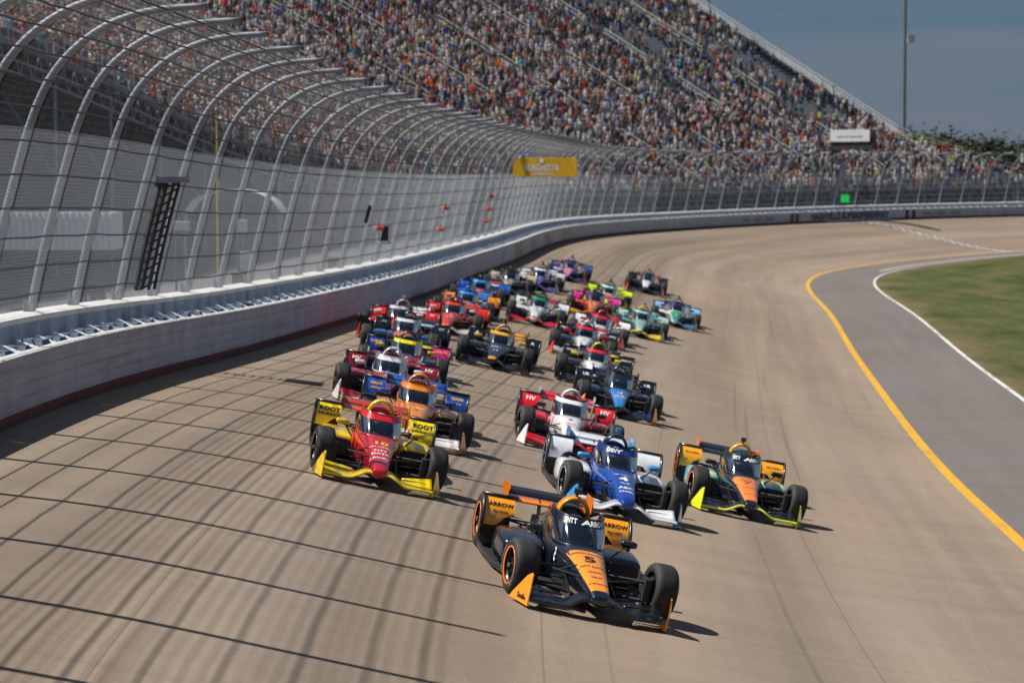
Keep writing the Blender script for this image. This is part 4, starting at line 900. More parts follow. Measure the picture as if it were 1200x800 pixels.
# rear wing
def rw(k):
    return wingsheet(lambda y:((-2.00-.19*k,.585+.07*k),(-2.25-.11*k,.64+.085*k)),-.545,.545,6,.022)
M_['rw1']=rw(0).me('rear_wing_plane',smooth=True); M_['rw2']=rw(1).me('rear_wing_flap',smooth=True)
for s,n_ in ((1,'l'),(-1,'r')):
    g=G(); g.prism([(-1.92,.50),(-1.90,.73),(-1.97,.80),(-2.38,.80),(-2.43,.75),(-2.43,.52),(-2.3,.38),(-2.1,.36)],.014,'y',s*.555); M_['rwe_'+n_]=g.me('rear_endplate')
g=G()
for s in (-1,1): g.prism([(-1.75,.3),(-2.05,.61),(-2.20,.64),(-2.05,.3)],.02,'y',s*.10)
g.box((-2.1,0,.30),(.5,.26,.22)); g.box((-2.45,0,.30),(.28,.14,.16)); M_['rear_crash_box']=g.me('rear_crash_box')
g=G(); g.box((-2.60,0,.32),(.02,.08,.06)); M_['rain_light']=g.me('rain_light')
# wheel guards ahead of the rear tyres
def guard(s):
    g=G();P=[]
    for i in range(9):
        q=-.12+1.28*i/8; R_=.385
        row=[]
        for j in range(8):
            y=.555+.375*j/7; qq=q
            lo=.40*(1-sm(.62,.80,y)); 
            if q<lo: qq=lo
            row.append((-1.5+R_*math.cos(qq)*1.0+.0,s*y,.35+R_*math.sin(qq)*.93))
        P.append(row)
    g.grid(P)
    # thickness
    n=len(g.V); V2=[(-1.5+(x+1.5)*.94,y,.35+(z-.35)*.94) for x,y,z in g.V]; g.V+=V2; g.F+=[tuple(i+n for i in f[::-1]) for f in g.F[:]]
    return g
M_['guard_l']=guard(1).me('wheel_guard',smooth=True); M_['guard_r']=guard(-1).me('wheel_guard',smooth=True)
for s,n_ in ((1,'l'),(-1,'r')):
    g=G(); g.tube([(-1.5+.40*math.cos(q),s*.955,.35+.375*math.sin(q)) for q in np.linspace(-.35,1.25,10)],.022,6); g.tube([(-1.5+.40*math.cos(1.22),s*y,.35+.375*math.sin(1.22)) for y in (.52,.955)],.022,6); M_['guardrim_'+n_]=g.me('guard_rim',smooth=True)
# aeroscreen
def scr(phi,v,o=0.):
    c,s=math.cos(phi),math.sin(phi)
    bx,by=(.0+.80*c**.8 if c>0 else .0+.5*c),.335*math.copysign(abs(s)**.62,s)
    tx,ty=(-.02+.50*c**.75 if c>0 else -.02+.40*c),.295*math.copysign(abs(s)**.62,s)
    bz=ztop(min(.9,bx),min(.29,abs(by)*.9))-.012 if c>0 else .63; bz=max(bz,.545); tz=.868-.010*max(c,0)
    x=bx+(tx-bx)*v; y=by+(ty-by)*v; z=bz+(tz-bz)*v; bulge=.02*math.sin(PI*v)
    return (x+(bulge+o)*c,y+(bulge+o)*s,z)
PH=np.linspace(-1.95,1.95,33)
def screen(v0,v1,nv,o=0.):
    g=G(); g.grid([[scr(p,v0+(v1-v0)*j/nv,o) for j in range(nv+1)] for p in PH]); return g
M_['screen_glass']=screen(.03,.82,6).me('screen_glass',smooth=True)
M_['screen_banner']=screen(.74,1.0,3,.006).me('screen_banner',smooth=True)
g=G(); g.tube([scr(p,1.0) for p in PH],.016,6); g.tube([scr(p,.02) for p in PH],.014,6); g.tube([scr(0,0.02,-.02),scr(0,.5,-.03),scr(0,1,-.02)],.013,6); 
for s in(-1,1): g.tube([scr(s*1.95,.98),(-.30,s*.20,.79)],.02,6)
M_['screen_frame']=g.me('screen_frame',smooth=True)
# mirrors
for s,n_ in ((1,'l'),(-1,'r')):
    g=G(); g.add(*(lambda q:(q.V,q.F))(loft([(.60,s*.58,.085,.635,.695),(.58,s*.58,.10,.625,.705),(.50,s*.58,.10,.625,.705)],14,4))); M_['mirror_'+n_]=g.me('mirror',smooth=True)
    g=G(); g.tube([(.55,s*.54,.63),(.50,s*.40,.45)],.012,6); M_['mstalk_'+n_]=g.me('mirror_stalk')
# suspension
def susp(x,yo,zc,inn,s):
    g=G()
    if 1:
        for (dx,z0,z1) in ((.24,.37,.41),(-.26,.37,.41)): g.tube([(x+dx,s*inn,z0),(x,s*yo,z1)],.014,6)
        for (dx,z0,z1) in ((.26,.16,.19),(-.28,.16,.19)): g.tube([(x+dx,s*inn,z0),(x,s*yo,z1)],.016,6)
        g.tube([(x+.05,s*(inn+.02),.47),(x,s*yo,.22)],.011,6); g.tube([(x-.12,s*inn,.26),(x-.12,s*yo,.28)],.011,6)
        g.box((x,s*(yo+.02),.32),(.14,.05,.30)); g.box((x+.04,s*(yo-.06),.33),(.22,.07,.26))
    return g
for s,n_ in ((1,'l'),(-1,'r')): M_['susp_f'+n_]=susp(1.5,.72,.33,.17,s).me('front_suspension'); M_['susp_r'+n_]=susp(-1.5,.66,.35,.16,s).me('rear_suspension')
for s,n_ in ((1,'l'),(-1,'r')):
    g=G(); g.prism([(1.85,.09),(1.3,.09),(1.1,.3),(1.25,.34),(1.9,.2)],.012,'y',s*.27); M_['vane_'+n_]=g.me('turning_vane')
# wheels
def tyre(R,w_):
    h=w_/2; return [(-h+.01,.215),(-h,.24),(-h-.004,R*.80),(-h+.012,R*.93),(-h+.04,R*.985),(-h*.4,R),(h*.4,R),(h-.04,R*.985),(h-.012,R*.93),(h+.004,R*.80),(h,.24),(h-.01,.215)]
def wheelset(R,w_,tag):
    g=G(); g.rev(tyre(R,w_),40); M_['tyre_'+tag]=g.me('tyre',smooth=True)
    h=w_/2; g=G(); g.rev([(h-.03,.216),(h-.05,.20),(h-.09,.19),(h-.12,.10),(h-.10,.06),(h-.04,.045),(h-.02,.0)],24)
    for k in range(10):
        q=2*PI*k/10; c,s=math.cos(q),math.sin(q); g.box((.12*c,h-.075,.12*s),(.15,.035,.028),Matrix.Rotation(-q,3,'Y'))
    g.rev([(-h+.03,.216),(-h+.05,.19),(-h+.06,.05),(-h+.05,0)],18); M_['rim_'+tag]=g.me('rim',smooth=False)
    g=G(); g.rev([(h-.004,.205),(h+.004,.222),(h-.008,.228),(h-.012,.205)],32); M_['lip_'+tag]=g.me('rim_lip',smooth=True)
    g=G(); g.rev([(h-.01,.03),(h+.01,.028),(h+.015,.0)],10); M_['nut_'+tag]=g.me('wheel_nut')
    # sidewall lettering bent round the tyre
    V=[];F=[]
    for base_,word in ((.6,'FIRESTONE'),(3.74,'FIRESTONE')):
        v,f=textv(word,.05,.0); k=len(V)
        V+=[(lambda r,q:(r*math.sin(q),h+.0075,r*math.cos(q)))(R*.80+y,base_-x*1.5/(R*.8)) for x,y in v]; F+=[tuple(i+k for i in ff) for ff in f]
    M_['let_'+tag]=mesh('sidewall_lettering',V,F)
wheelset(.3275,.275,'f'); wheelset(.35,.37,'r')
rub=mat('tyre_rubber',(.018,.018,.019),.72,noise=.25,nscale=14,bump=.15); cb=mat('carbon_black',(.013,.014,.016),.35,coat=.3,noise=.2,nscale=20); cbm=mat('carbon_matt',(.02,.02,.022),.6)
rimd=mat('rim_dark',(.03,.03,.033),.4,metal=.6); steel=mat('bare_steel',(.35,.35,.36),.35,metal=.8); letw=mat('tyre_print_white',(.30,.30,.30),.7)
gl_=bpy.data.materials.new('screen_tinted_glass'); gl_.use_nodes=True; nt=gl_.node_tree; nt.nodes.clear()
o1=N(nt,'ShaderNodeOutputMaterial'); tr_=N(nt,'ShaderNodeBsdfTransparent'); tr_.inputs[0].default_value=(.22,.28,.36,1); gg=N(nt,'ShaderNodeBsdfGlossy'); gg.inputs['Roughness'].default_value=.10; gg.inputs[0].default_value=(.75,.8,.85,1)
df=N(nt,'ShaderNodeBsdfDiffuse'); df.inputs[0].default_value=(.02,.035,.06,1); m1=N(nt,'ShaderNodeMixShader'); m1.inputs[0].default_value=.42; m2=N(nt,'ShaderNodeMixShader'); fr_=N(nt,'ShaderNodeFresnel'); fr_.inputs[0].default_value=1.28
nt.links.new(tr_.outputs[0],m1.inputs[1]); nt.links.new(df.outputs[0],m1.inputs[2]); nt.links.new(m1.outputs[0],m2.inputs[1]); nt.links.new(gg.outputs[0],m2.inputs[2]); nt.links.new(fr_.outputs[0],m2.inputs[0]); nt.links.new(m2.outputs[0],o1.inputs[0])
# driver : torso, arms to the wheel, helmet
dJ=[(-.16,0,.28),(-.14,0,.44),(-.12,0,.57),(-.10,0,.65),(-.09,0,.73)]; dE=[(0,1),(1,2),(2,3),(3,4)]; dR=[(.14,.12),(.15,.12),(.13,.10),.055,.06]
for s in (-1,1):
    b=len(dJ); dJ+=[(-.10,.15*s,.53),(.05,.19*s,.43),(.24,.11*s,.50),(.30,.10*s,.56)]; dE+=[(2,b),(b,b+1),(b+1,b+2),(b+2,b+3)]; dR+=[.055,.045,.038,.035]
    for f in range(4): b2=len(dJ); dJ.append((.335+.005*f,(.085+.0*f)*s,.60-.025*f)); dE.append((b+3,b2)); dR.append(.013)
    b2=len(dJ); dJ.append((.30,.07*s,.60)); dE.append((b+3,b2)); dR.append(.014)
    b=len(dJ); dJ+=[(.1,.09*s,.28),(.55,.09*s,.30)]; dE+=[(0,b),(b,b+1)]; dR+=[.08,.06]
M_['driver']=skinned('body',dJ,dE,dR,1)
g=G(); P=[]
for i in range(11):
    q=-1.15+2.55*i/10 if True else 0; z=.70+.125*math.sin(q); r=.125*math.cos(q)+.005
    P.append([(-.08+(r*1.12+(.02 if q<0 else 0))*math.cos(2*PI*k/18),r*math.sin(2*PI*k/18),z) for k in range(18)])
g.grid(P,closev=True); M_['helmet']=g.me('helmet',smooth=True)
g=G(); g.grid([[(-.08+(.136+.004*math.cos(v))*1.06*math.cos(a_)*math.cos(v),(.133)*math.sin(a_)*math.cos(v),.705+.12*math.sin(v)) for v in (-.15,.05,.25,.42)] for a_ in np.linspace(-1.15,1.15,13)]); M_['visor']=g.me('visor',smooth=True)
visor=mat('visor_dark',(.01,.01,.02),.1,coat=1)
def surf_frame(l,u,yaw=0):
    P=vt(tp(l,u)); a=ang(l); F=(vt(tp(l-1,u))-vt(tp(l+1,u))).normalized(); I=(vt(tp(l,u+.5))-vt(tp(l,u-.5))).normalized()
    U=F.cross(I).normalized(); Lf=U.cross(F).normalized()
    M=Matrix((F,Lf,U)).transposed().to_4x4()@Matrix.Rotation(math.radians(yaw),4,'Z'); M.translation=P+U*.003; return M
def nosemap(x0,fl_=None): return lambda x,y:(x0-y,x,ztop(x0-y,max(-.2,min(.2,x)))+.0075)
def guardmap(s):
    def f(x,y):
        q=.62+y/.37; yy=s*.745+x; return (-1.5+.391*math.cos(q),yy,.35+.391*math.sin(q)*.93)
    return f
def bannermap(phc): return lambda x,y: scr(phc+x/.40,.87+y/.28,.012)
def podmap(s): return lambda x,y:(.12-y,s*.60+x,ztop(.12-y,s*.60+x,POD if s>0 else [(a,-b,c,d,e) for a,b,c,d,e in POD],4.5)+.005)
def endmap(s): return lambda x,y:(2.34+x*(-s)*-1 if False else 2.37-x*s*-1,s*(.9475+.035*(2.55-(2.37+x*s))/.55),.15+y)
def rwmap(): return lambda x,y:(-2.0-.13+ -y*.9*0-.0+.01-.07+(.0),x,.79+y) 
NCAR=[0]
def car(spec):
    l,u=spec['at']; yaw=spec.get('yaw',7.5 if l<3 else 4.5 if l<16 else 1.0); fx=surf_frame(l,u,yaw)
    Mw=fx.copy()@Matrix.Scale(spec.get('scale',1.0),4); Mw.translation=fx.translation-fx.to_3x3()@Vector((1.5*spec.get('scale',1.0),0,0))
    # settle the whole car on the surface at its own middle
    mid=surf_frame(l+1.5,u,yaw); 
    root=empty('race_car',(0,0,0),spec['label'],'race car','open wheel race cars in the pack',mw=Mw)
    tcol=spec.get('tint')
    C=lambda k,d=None: paint(spec.get(k,d if d is not None else spec['body']))
    b=spec['body']; acc=spec.get('acc',b)
    def p(key,m,parent=root,name=None,label=None): return obj(name or M_[key].name.split('.')[0],M_[key],parent,m,label)
    tub=p('tub',C('body')); p('cockpit_liner',cbm,tub); p('steering_wheel',cbm,tub)
    nose=p('nose_panel',C('nose')); p('nose_tip',C('tip',spec.get('nose',b)),nose); p('panel_gap',blk,tub).__setitem__('kind','stuff'); p('fastener',steel,nose).__setitem__('kind','stuff')
    for n_ in 'lr':
        pod=p('pod_'+n_,C('pod')); 'band' in spec and p('band_'+n_,C('band'),pod); p('inlet_'+n_,cbm,pod)
        gd=p('guard_'+n_,C('guard_'+n_,spec.get('guard',acc))); p('guardrim_'+n_,cb,gd)
        mi=p('mirror_'+n_,C('mirror',acc)); p('mstalk_'+n_,cbm,mi)
        p('endplate_'+n_,C('endplate',acc)); p('flap1_'+n_,C('flap',spec.get('wing',b))); p('flap2_'+n_,C('flap2',spec.get('flap',spec.get('wing',b))))
        p('rwe_'+n_,C('rend',acc))
    ec=p('engine_cover',C('cover',b)); p('fin',C('cover',b),ec)
    ho=p('roll_hoop',C('hoop',acc)); 
    if spec.get('cam',1): p('camera_pod',C('camc','#101114'),ho)
    fl_=p('floor',cbm); p('floor_edge',cb,fl_)
    wm=p('wing_main',C('wingb',spec.get('wing',b))); p('wing_edge',C('wing',b),wm); p('wing_pillar',cb,wm)
    p('rw1',C('rwing',acc)); p('rw2',C('rwing2',spec.get('rwing',acc))); cbx=p('rear_crash_box',cbm); p('rain_light',redl,cbx)
    sg=p('screen_glass',gl_); bn=p('screen_banner',C('banner',b)); p('screen_frame',C('sframe','#15171b') if 'sframe' in spec else cb,sg)
    [p('susp_'+q,cbm) for q in ('fl','fr','rl','rr')]; p('vane_l',cb); p('vane_r',cb)
    st_=math.radians(spec.get('steer',7))
    for (x,y,tg,z) in ((1.5,.83,'f',.3275),(1.5,-.83,'f',.3275),(-1.5,.775,'r',.35),(-1.5,-.775,'r',.35)):
        R=Matrix.Translation((x,y,z))@Matrix.Rotation(st_ if tg=='f' else 0,4,'Z')@Matrix.Rotation(math.radians(-2.5 if y>0 else 2.5),4,'X')
        if y<0: R=R@Matrix.Rotation(PI,4,'Z')
        spin=random.uniform(0,6.28); R=R@Matrix.Rotation(spin,4,'Y')
        wh_=obj('wheel',None,root); wh_.empty_display_size=.2; wh_.matrix_basis=R
        p('tyre_'+tg,rub,wh_); p('rim_'+tg,rimd,wh_)
        p('lip_'+tg,C('lip','#2a2b2e'),wh_); p('nut_'+tg,steel,wh_)
        if l<20: p('let_'+tg,letw,wh_)
    dc=NCAR[0]; NCAR[0]+=1
    dr=empty('person',(0,0,0),f"driver in {spec.get('helmname','dark')} helmet seated in the {spec['short']}",'person','drivers in the race cars',mw=Mw)
    obj('body',M_['driver'],dr,paint(spec.get('suit','#20242c'))); h_=obj('helmet',M_['helmet'],dr,paint(spec.get('helm','#202c48'))); obj('visor',M_['visor'],h_,visor)
    if spec.get('emb'):
        for s_ in (-1,1):
            g=G(); mp_=G2 if s_<0 else G1
            o_=[(-.055,.012),(-.018,.012),(-.018,.028),(.018,.028),(.018,.012),(.055,.012),(.045,-.014),(.018,-.014),(.018,-.03),(-.018,-.03),(-.018,-.014),(-.045,-.014)]
            g.add([mp_(x_*1.1+(-.125 if s_<0 else .12),y_*1.2-.075) for x_,y_ in o_],[tuple(range(12))]); obj('emblem',g.me('emblem'),root,mat('emblem_gold',(.55,.42,.2),.35,metal=.5))
    # lettering
    for (txt,fn,size,col,sx) in spec.get('text',[]):
        text_on('lettering',txt,size,fn,mat('print_'+col.strip('#'),col,.45),parent=root,sx=sx,bold=.03)
    return root
G1,G2=guardmap(1),guardmap(-1)
def T(num=None,numc='#101010',nx=1.52,ns=.2,line=None,linec='#101010',g=None,gc='#101010',gs=.07,b=None,bc='#e8e8e8',extra=()):
    r=[]
    if num: r.append((num,nosemap(nx),ns,numc,1.15))
    if line: 
        for k,(s_,x_,z_) in enumerate(line): r.append((s_,nosemap(x_),z_,linec,1.0))
    if g:
        for s_,mp_ in ((g,G1),(g,G2)):
            for k,q in enumerate(s_.split('|')): r.append((q,(lambda mp_,k:lambda x,y:mp_(x+.01,y-.10*k+.06))(mp_,k),gs if k==0 else gs*.55,gc,1.0))
    if b: 
        for q,ph in b: r.append((q,bannermap(ph),.07,bc,1.15))
    return r+list(extra)
OR,NV,YL,WH,BK='#f58a10','#0c1628','#f2cc08','#e4e6ea','#101216'
RW=lambda x,y:(-2.03-.5*y-.03,x,.76+y)
cars=[
 dict(at=(-12.8,8.425),scale=1.03,yaw=9.0,emb=1,body=NV,nose='#f79211',tip=NV,guard='#f9a010',pod=NV,endplate='#f99a10',wing='#0c0f16',wingb='#0c0f16',rend='#f08010',rwing='#f08010',rwing2=BK,hoop='#f59a10',mirror=BK,lip='#f07808',cover=NV,banner='#0a1222',cam=1,helm='#20355a',helmname='navy and yellow',
  short='orange and navy number 5 car leading',label='orange and dark navy race car number 5 leading the pack',
  text=T('5','#0e1a2c',1.30,.27,[('ARROW McLAREN',1.09,.052),('NTT DATA',1.53,.058),('onsemi',1.70,.055),('VELO',1.86,.055),('CHEVROLET',2.05,.042)],'#1a2030','ARROW|McLAREN','#1a1a1a',.085,[('NTT',-.34),('ARROW',.34)],
    extra=[('5',lambda x,y:(.75-x,-.318,.42+y),.22,'#e8e8e8',1.0),('Smile',lambda x,y:(2.14+x,-(.805+.14*max(0,(2.30-2.14-x)/.45))-.012,.10+y),.085,'#1a1a1a',1.1)])),
 dict(at=(-3.30,8.92),emb=1,body='#0c3f98',nose='#0c3f9c',tip='#0a3084',band='#e8eaee',guard='#e6e8ec',pod='#e4e6ea',acc='#1f9ce0',endplate='#2098dc',wing='#eceef0',wingb='#c8ccd2',flap='#eceef0',rend='#2a86b4',rwing='#e6e8ec',rwing2='#dfe3ea',hoop='#10224e',mirror='#2aa0e4',camc='#2aa4ea',cover='#10309a',banner='#122a80',lip='#8c9096',helm='#e0e4ec',helmname='white',
  short='royal blue and white number 4 car',label='royal blue and white race car number 4 with light blue mirrors and endplates',
  text=T('4','#eceef0',1.36,.26,[('ABC SUPPLY',1.15,.05),('CLUB',1.58,.06),('ABC',1.80,.12),('HOMES',1.97,.07)],'#dfe3ea',None,BK,.06,[('CHEVY',-.30)])),
 dict(at=(0.10,10.97),emb=1,yaw=4.5,body='#101c30',nose='#f5861a',tip='#101828',guard='#f9a812',pod='#86c4dc',band='#e4e620',acc='#e8e81c',endplate='#e4ea18',wing='#e2e818',wingb='#151a20',flap='#151a26',rend='#e86a14',rwing='#161a22',rwing2='#101216',hoop='#f0a818',mirror='#101216',cover='#57b4cc',banner='#101c34',lip='#e87a18',helm='#e8ecf4',helmname='white',
  short='orange nosed car with neon yellow wing',label='orange nosed race car number 7 with neon yellow wing edge and pale blue sidepods',
  text=T('7','#a04a18',1.33,.24,[('ARROW',1.15,.05),('McLAREN',1.6,.05),('CHEVROLET',1.95,.04)],'#8a3c14','McLAREN','#a35b10',.06,[('NTT',-.35),('ARROW',.35)])),
 dict(at=(-5.75,5.36),body='#c8102a',nose='#c8102a',tip='#c8102a',guard='#f6dc08',pod='#f0cc08',acc='#f0d010',endplate='#f2c80c',wing='#f4d60a',wingb='#f0cc08',flap='#f4d60a',rend='#c8a818',rwing='#e85a10',rwing2='#c04010',hoop='#e8d018',mirror='#f0cc08',cover='#d8202c',banner='#d4162a',lip='#3a3a3e',helm='#d8dce4',helmname='white and grey',cam=0,sframe='#c81c2c',
  short='yellow and red number 10 car',label='bright yellow and red race car number 10 with yellow wings and wheel guards',
  text=T('10','#f0c020',1.24,.21,[('DHL DELIVERS',1.42,.05),('NTT',1.60,.10),('DATA',1.74,.10),('HONDA',1.92,.08),('INDYCAR',2.05,.04)],'#f0e8e0','ROOT|INSURANCE','#181818',.115,None)),
 dict(at=(0.30,5.36),yaw=6,body='#f08418',nose='#f08a1c',tip='#f0eef0',guard='#2050b0',pod='#f0a050',acc='#2458b8',endplate='#c8701c',wing='#f2f2f4',rend='#2058b4',rwing='#2058b8',hoop='#ee8c1c',mirror='#2a58b0',cover='#f08418',banner='#f0861c',cam=0,helm='#202834',helmname='black',sframe='#e08020',
  short='orange car with blue wheel guards',label='orange race car with blue wheel guards and white front wing behind the yellow car',
  text=T('9','#203a8c',1.30,.10,[('PNC BANK',1.15,.06)],'#f0f0f0','GAIN|BRIDGE','#e8c020',.09,None)),
 dict(at=(5.70,4.25),body='#8c0f26',nose='#9c1230',tip='#a8142e',guard='#8c0f2a',pod='#9a1030',acc='#eceef0',endplate='#eceef2',wing='#e0e0e4',wingb='#8c0f26',flap='#a0122c',rend='#e8e8ec',rwing='#9a1430',hoop='#e4e6ea',mirror='#e8e8ec',cover='#8c0f26',banner='#e4e4e8',cam=0,helm='#c03040',helmname='red',sframe='#dcdce0',
  short='crimson and white number 28 car',label='deep crimson race car with white hoop, white mirrors and white endplates',
  text=T('28','#f0f0f0',1.15,.11,[('DHL',1.35,.10)],'#e8e8ec','HV','#e8e8e8',.13,None)),
 dict(at=(12.1,3.85),body='#15286c',nose='#a81838',tip='#e8e8ec',guard_r='#1c3c98',guard_l='#d81c78',pod='#1c3488',acc='#f0e410',endplate='#2040a0',wing='#2444a8',rend='#1c2c50',rwing='#e8e010',rwing2='#12141c',hoop='#1c2030',mirror='#e8c818',cover='#15286c',banner='#f2ea10',helm='#181c28',helmname='black',
  short='yellow bannered car with magenta and blue guards',label='navy blue race car with bright yellow windscreen banner and one magenta wheel guard',
  text=T('27','#f0f0f0',1.25,.12,None,BK,'NAPA','#f0b020',.10,None)),
 dict(at=(19.9,2.85),body='#0e1524',nose='#e06a20',tip='#141a28',guard='#14161c',guard_r='#14161c',pod='#2f88d0',acc='#2f88d0',endplate='#14161c',wing='#1a2030',rend='#14161c',rwing='#a8d0ec',rwing2='#1a2434',hoop='#161a22',mirror='#12151c',cover='#0e1524',banner='#d8dde6',helm='#e8c818',helmname='yellow',
  short='dark car with light blue sidepods',label='black race car with light blue sidepods half hidden behind the yellow bannered car',text=T('66','#e8e8e8',1.2,.1,None,BK,'OT','#c0c0c4',.1)),
 dict(at=(25.3,2.0),body='#d01820',nose='#d8202a',tip='#d01820',guard='#d81c24',pod='#d81c24',acc='#e8e8ec',endplate='#e83a20',wing='#d8dade',rend='#e02028',rwing='#e4e4e8',hoop='#dfe1e6',mirror='#e8e8ec',cover='#d01820',camc='#e6e6e6',banner='#c8ccd6',helm='#e8e8ec',helmname='white',
  short='bright red car with a silver white banner',label='bright red race car with silver white windscreen banner and white hoop by the wall',text=T('12','#f0f0f0',1.2,.12,None,BK,'HV','#f0f0f0',.1)),
 dict(at=(30.8,2.85),body='#d8301c',nose='#dc3820',tip='#e86a50',guard='#d8301c',pod='#d8341e',acc='#e04428',endplate='#d8301c',wing='#d8d0d0',rend='#d02a1c',rwing='#e04428',hoop='#e0402c',mirror='#e8e8e8',cover='#d8301c',banner='#e03a24',helm='#303848',helmname='dark',cam=0,
  short='vermilion red car',label='vermilion red race car with white mirrors behind the bright red car, near the wall',text=T('8','#f0e8e8',1.2,.12,[('AFC',1.45,.1)],'#f0e8e8',None)),
 dict(at=(21.70,5.03),body='#101c34',nose='#12203c',tip='#f0a018',guard='#101318',pod='#12202e',acc='#f2b010',endplate='#101318',wing='#12161f',rend='#12151c',rwing='#f0a818',rwing2='#e8a018',hoop='#f0b820',mirror='#f2b818',cover='#101c34',banner='#f4b012',helm='#20305a',helmname='navy',camc='#101216',
  short='black car with an amber banner',label='black race car with amber windscreen banner, amber mirrors and amber rear wing',text=T('11','#e8e8f0',1.65,.14,[('NTT',1.3,.14)],'#e8e8f0','A','#e8e8e8',.14)),
 dict(at=(37.9,2.5),body='#1c70c8',nose='#f08a20',tip='#f08a20',guard='#f08c14',pod='#2078cc',acc='#2a8ce0',endplate='#f0861c',wing='#1c68b8',rend='#2a88dc',rwing='#2a8ce4',hoop='#2a8ce4',mirror='#2a8ce4',cover='#1c70c8',banner='#2a90e8',helm='#e0702c',helmname='orange',
  short='sky blue car with orange wheel guards',label='sky blue race car with orange nose panel, orange wheel guards and orange endplates',text=T('3','#1c50a0',1.3,.12)),
 dict(at=(46.80,2.05),body='#2450b0',nose='#c84a30',tip='#e8b0c0',guard='#2058c0',pod='#2458b8',acc='#3098e0',endplate='#2450b0',wing='#d8dce8',rend='#2a80d0',rwing='#e8e0e0',rwing2='#c82828',hoop='#202838',mirror='#3098e0',cover='#2450b0',banner='#2ea0e8',helm='#e04a20',helmname='orange red',
  short='mid blue car with a cyan banner',label='mid blue race car with cyan banner and red and white rear wing',text=T('45','#f0f0f0',1.3,.1)),
 dict(at=(56.7,2.25),body='#15181c',nose='#b8a890',tip='#b8a890',guard='#c8b49a',pod='#1c1f24',acc='#c8ccc8',endplate='#2048a8',wing='#20242c',rend='#22262c',rwing='#e0e0e0',hoop='#1c2028',mirror='#e0e0e0',cover='#15181c',banner='#101318',helm='#4a6a30',helmname='green',
  short='black car with tan wheel guards',label='black race car with tan nose and tan wheel guards, near the wall in the distance',text=T('20','#101010',1.3,.1)),
 dict(at=(62.1,3.0),body='#3a2c78',nose='#6248b8',tip='#5a40b0',guard='#d8d8e0',pod='#34307c',acc='#e0e0e8',endplate='#7c78b8',wing='#5a50a0',rend='#e4e4ec',rwing='#d8d4e4',hoop='#22252c',mirror='#e4e4ec',cover='#3a2c78',banner='#eceaf2',helm='#303048',helmname='dark blue',
  short='purple car with a white banner',label='purple and white race car with a white windscreen banner, behind the black and tan car',text=T('14','#f0f0f0',1.3,.1)),
 dict(at=(73.0,3.45),body='#5a34a4',nose='#e88ca8',tip='#f0a0b4',guard='#2458a8',pod='#e0c8d8',acc='#6a3cb8',endplate='#e07a20',wing='#3c2c70',rend='#20283c',rwing='#2c3044',hoop='#5a34b4',mirror='#e06a28',cover='#5a34a4',banner='#6a3cb8',helm='#e02a50',helmname='pink red',lip='#e07818',
  short='violet car with a pink nose',label='violet race car with pink nose and orange endplates at the back left',text=T('60','#f0f0f0',1.3,.1)),
 dict(at=(41.60,4.5),body='#e4e4e6',nose='#e4e4e8',tip='#d8283c',guard='#e8eaec',pod='#e0e2e4',acc='#1c7a44',endplate='#1c8044',wing='#d81c34',rend='#20242c',rwing='#c0242c',hoop='#1c8044',mirror='#1c8044',cover='#1c7a44',banner='#2c8c58',helm='#202838',helmname='dark',
  short='white car with green hoop and red wing',label='white race car with red nose tip, red front wing and a green hoop and banner',text=T('77','#d01830',1.55,.13)),
 dict(at=(59.1,5.95),body='#c8e018',nose='#c0d820',tip='#d8ec20',guard='#d8ee18',pod='#c8e018',acc='#d8ee18',endplate='#c8e018',wing='#c8e018',rend='#c8e018',rwing='#d8ee18',hoop='#30343c',mirror='#d8ee18',cover='#c8e018',banner='#c4e0e0',helm='#283040',helmname='dark',
  short='lime yellow car',label='lime yellow race car with a pale cyan windscreen banner, behind the orange and pink car',text=[]),
 dict(at=(52.0,5.8),body='#e85018',nose='#f07c18',tip='#f0901c',guard='#e838a0',pod='#e84a18',acc='#e838a0',endplate='#f0b010',wing='#f0a810',rend='#d030a0',rwing='#e838a0',hoop='#503050',mirror='#e838a0',cover='#b02c80',banner='#1c2848',helm='#303038',helmname='dark',
  short='orange and hot pink car',label='orange race car with hot pink wheel guards and yellow endplates',text=T('6','#f0f0f0',1.4,.12)),
 dict(at=(38.80,6.70),body='#dcdce2',nose='#e6e6ea',tip='#e6e6ea',guard='#eceef0',pod='#d0d0d8',acc='#d81c2c',endplate='#c81c2c',wing='#c81c2c',rend='#303440',rwing='#d81c2c',hoop='#c82030',mirror='#d82030',cover='#c01c2c',banner='#d01c30',helm='#e8e8e8',helmname='white',
  short='red and white car with white guards',label='red race car with white nose, red banner and plain white wheel guards',text=T('30','#202020',1.3,.13)),
 dict(at=(31.70,6.65),body='#d8dae2',nose='#e4e6ea',tip='#e0e2e6',guard='#1c2028',pod='#242c48',acc='#e02028',endplate='#e8281c',wing='#c8ccd4',rend='#1c2028',rwing='#e0e0e4',rwing2='#d81c28',hoop='#e4e4e8',mirror='#e02028',cover='#1c2440',banner='#d8202c',helm='#20305c',helmname='blue',
  short='navy car with red mirrors and white nose',label='navy race car with white nose, red mirrors and bright red endplates',text=T('2','#202020',1.3,.14,None,BK,'SHELL','#e0e0e0',.08)),
 dict(at=(22.80,7.45),body='#e4e4e4',nose='#eceef0',tip='#eceef0',guard='#15171c',pod='#15171c',acc='#f0d010',endplate='#15171c',wing='#15171c',rend='#24272c',rwing='#e8c810',rwing2='#181a1e',hoop='#f0cc10',mirror='#f0d010',cover='#15171c',banner='#d82838',helm='#202838',helmname='dark',
  short='white nosed car with a yellow hoop',label='black race car with white nose, yellow hoop and yellow mirrors',text=T('21','#181818',1.2,.14,[('B',1.55,.14)],'#d02030','DIRECTV','#d8d8d8',.07)),
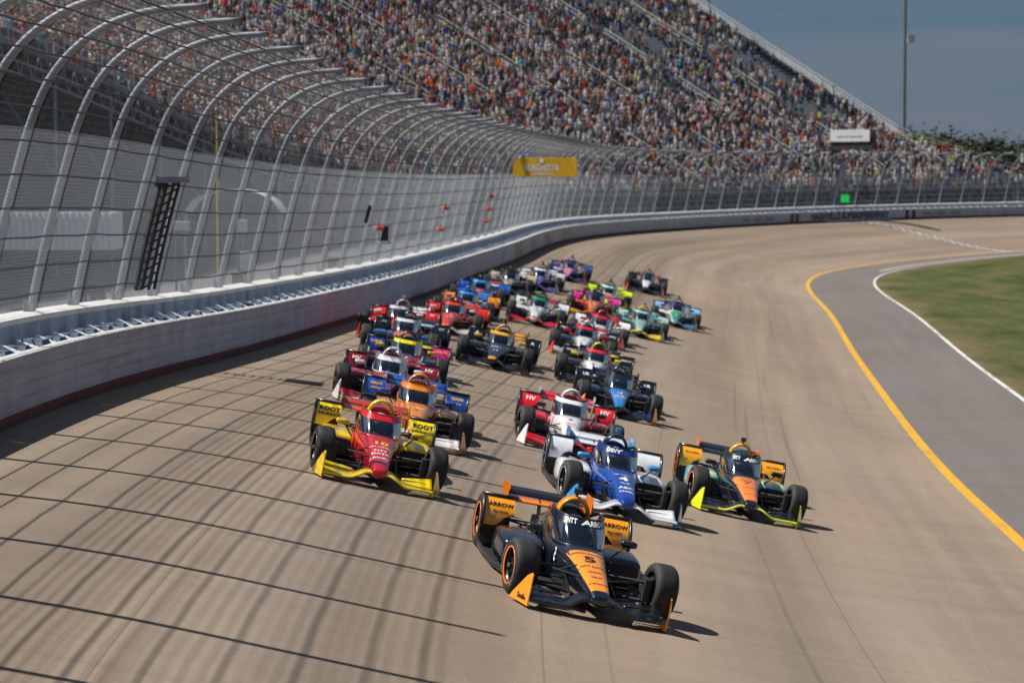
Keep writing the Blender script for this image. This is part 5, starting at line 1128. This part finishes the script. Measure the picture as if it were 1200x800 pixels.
 dict(at=(15.50,8.40),body='#0f1830',nose='#2c7cc4',tip='#2470b8',guard='#14182a',pod='#121c34',acc='#101626',endplate='#f0921c',wing='#101626',flap='#1c2c58',rend='#14161e',rwing='#14182a',hoop='#14182a',mirror='#14182a',cover='#0f1830',banner='#101a30',helm='#e8e8ec',helmname='white',
  short='dark navy car with a sky blue nose',label='dark navy race car with ornate sky blue nose panel and orange endplates',text=T('15','#f0e8ec',1.35,.13,[('UNITED',1.6,.08),('RENTALS',1.75,.06)],'#f0e0e8','UR','#e8e8e8',.12)),
 dict(at=(4.60,7.82),body='#e4e6ea',nose='#eceef0',tip='#e2e4e8',guard='#e02028',pod='#c41428',acc='#eceef2',endplate='#eceef2',wing='#d81c28',rend='#d4d8de',rwing='#d81c24',hoop='#e6e8ec',mirror='#20242c',cover='#c81828',band='#e01c28',banner='#e6e8ec',cam=0,helm='#c02030',helmname='red',
  short='white nosed red car number 3',label='red race car with white nose, white hoop and endplates behind the royal blue car',
  text=T('3','#181a20',1.15,.15,[('TEAM',1.45,.08),('PENSKE',1.60,.07)],'#c81c38','HV','#f0f0f0',.14,None)),
 dict(at=(46.80,7.75),body='#6c9c94',nose='#90b8ac',tip='#f0cc18',guard='#a8c4c0',pod='#5c8c84',acc='#88b4ac',endplate='#78a8b8',wing='#f0cc10',rend='#3c6c60',rwing='#88b4ac',hoop='#e8c010',mirror='#90b8b0',cover='#6c9c94',banner='#9cc4b8',camc='#90b8b0',helm='#203050',helmname='navy',
  short='mint green car with yellow wing',label='mint green race car with a yellow hoop, yellow nose tip and yellow front wing',text=T('41','#304860',1.6,.12)),
 dict(at=(57.10,8.75),body='#dfe6ea',nose='#1c9c60',tip='#2868b8',guard='#8ab8e4',pod='#e0e6ea',acc='#70a8dc',endplate='#1c8c50',wing='#3c78b8',rend='#1c3048',rwing='#8ab0d8',rwing2='#203454',hoop='#181c28',mirror='#20304c',cover='#1c3c70',banner='#1c2c50',helm='#202838',helmname='dark',
  short='green and blue nosed white car',label='white race car with green and blue nose and pale blue wheel guards',text=T('78','#e8e0f0',1.55,.12)),
 dict(at=(76.20,6.85),body='#20232a',nose='#e4e6ea',tip='#30343c',guard='#202329',pod='#24282f',acc='#c83028',endplate='#d83228',wing='#202329',rend='#202329',rwing='#c83024',hoop='#202329',mirror='#202329',cover='#20232a',banner='#24272e',camc='#f04a28',helm='#c8c8d0',helmname='pale grey',lip='#a82c28',
  short='black white nosed car at the back',label='black race car with white nose and red endplates, alone at the back right',text=[]),
]
for c_ in cars: car(c_)
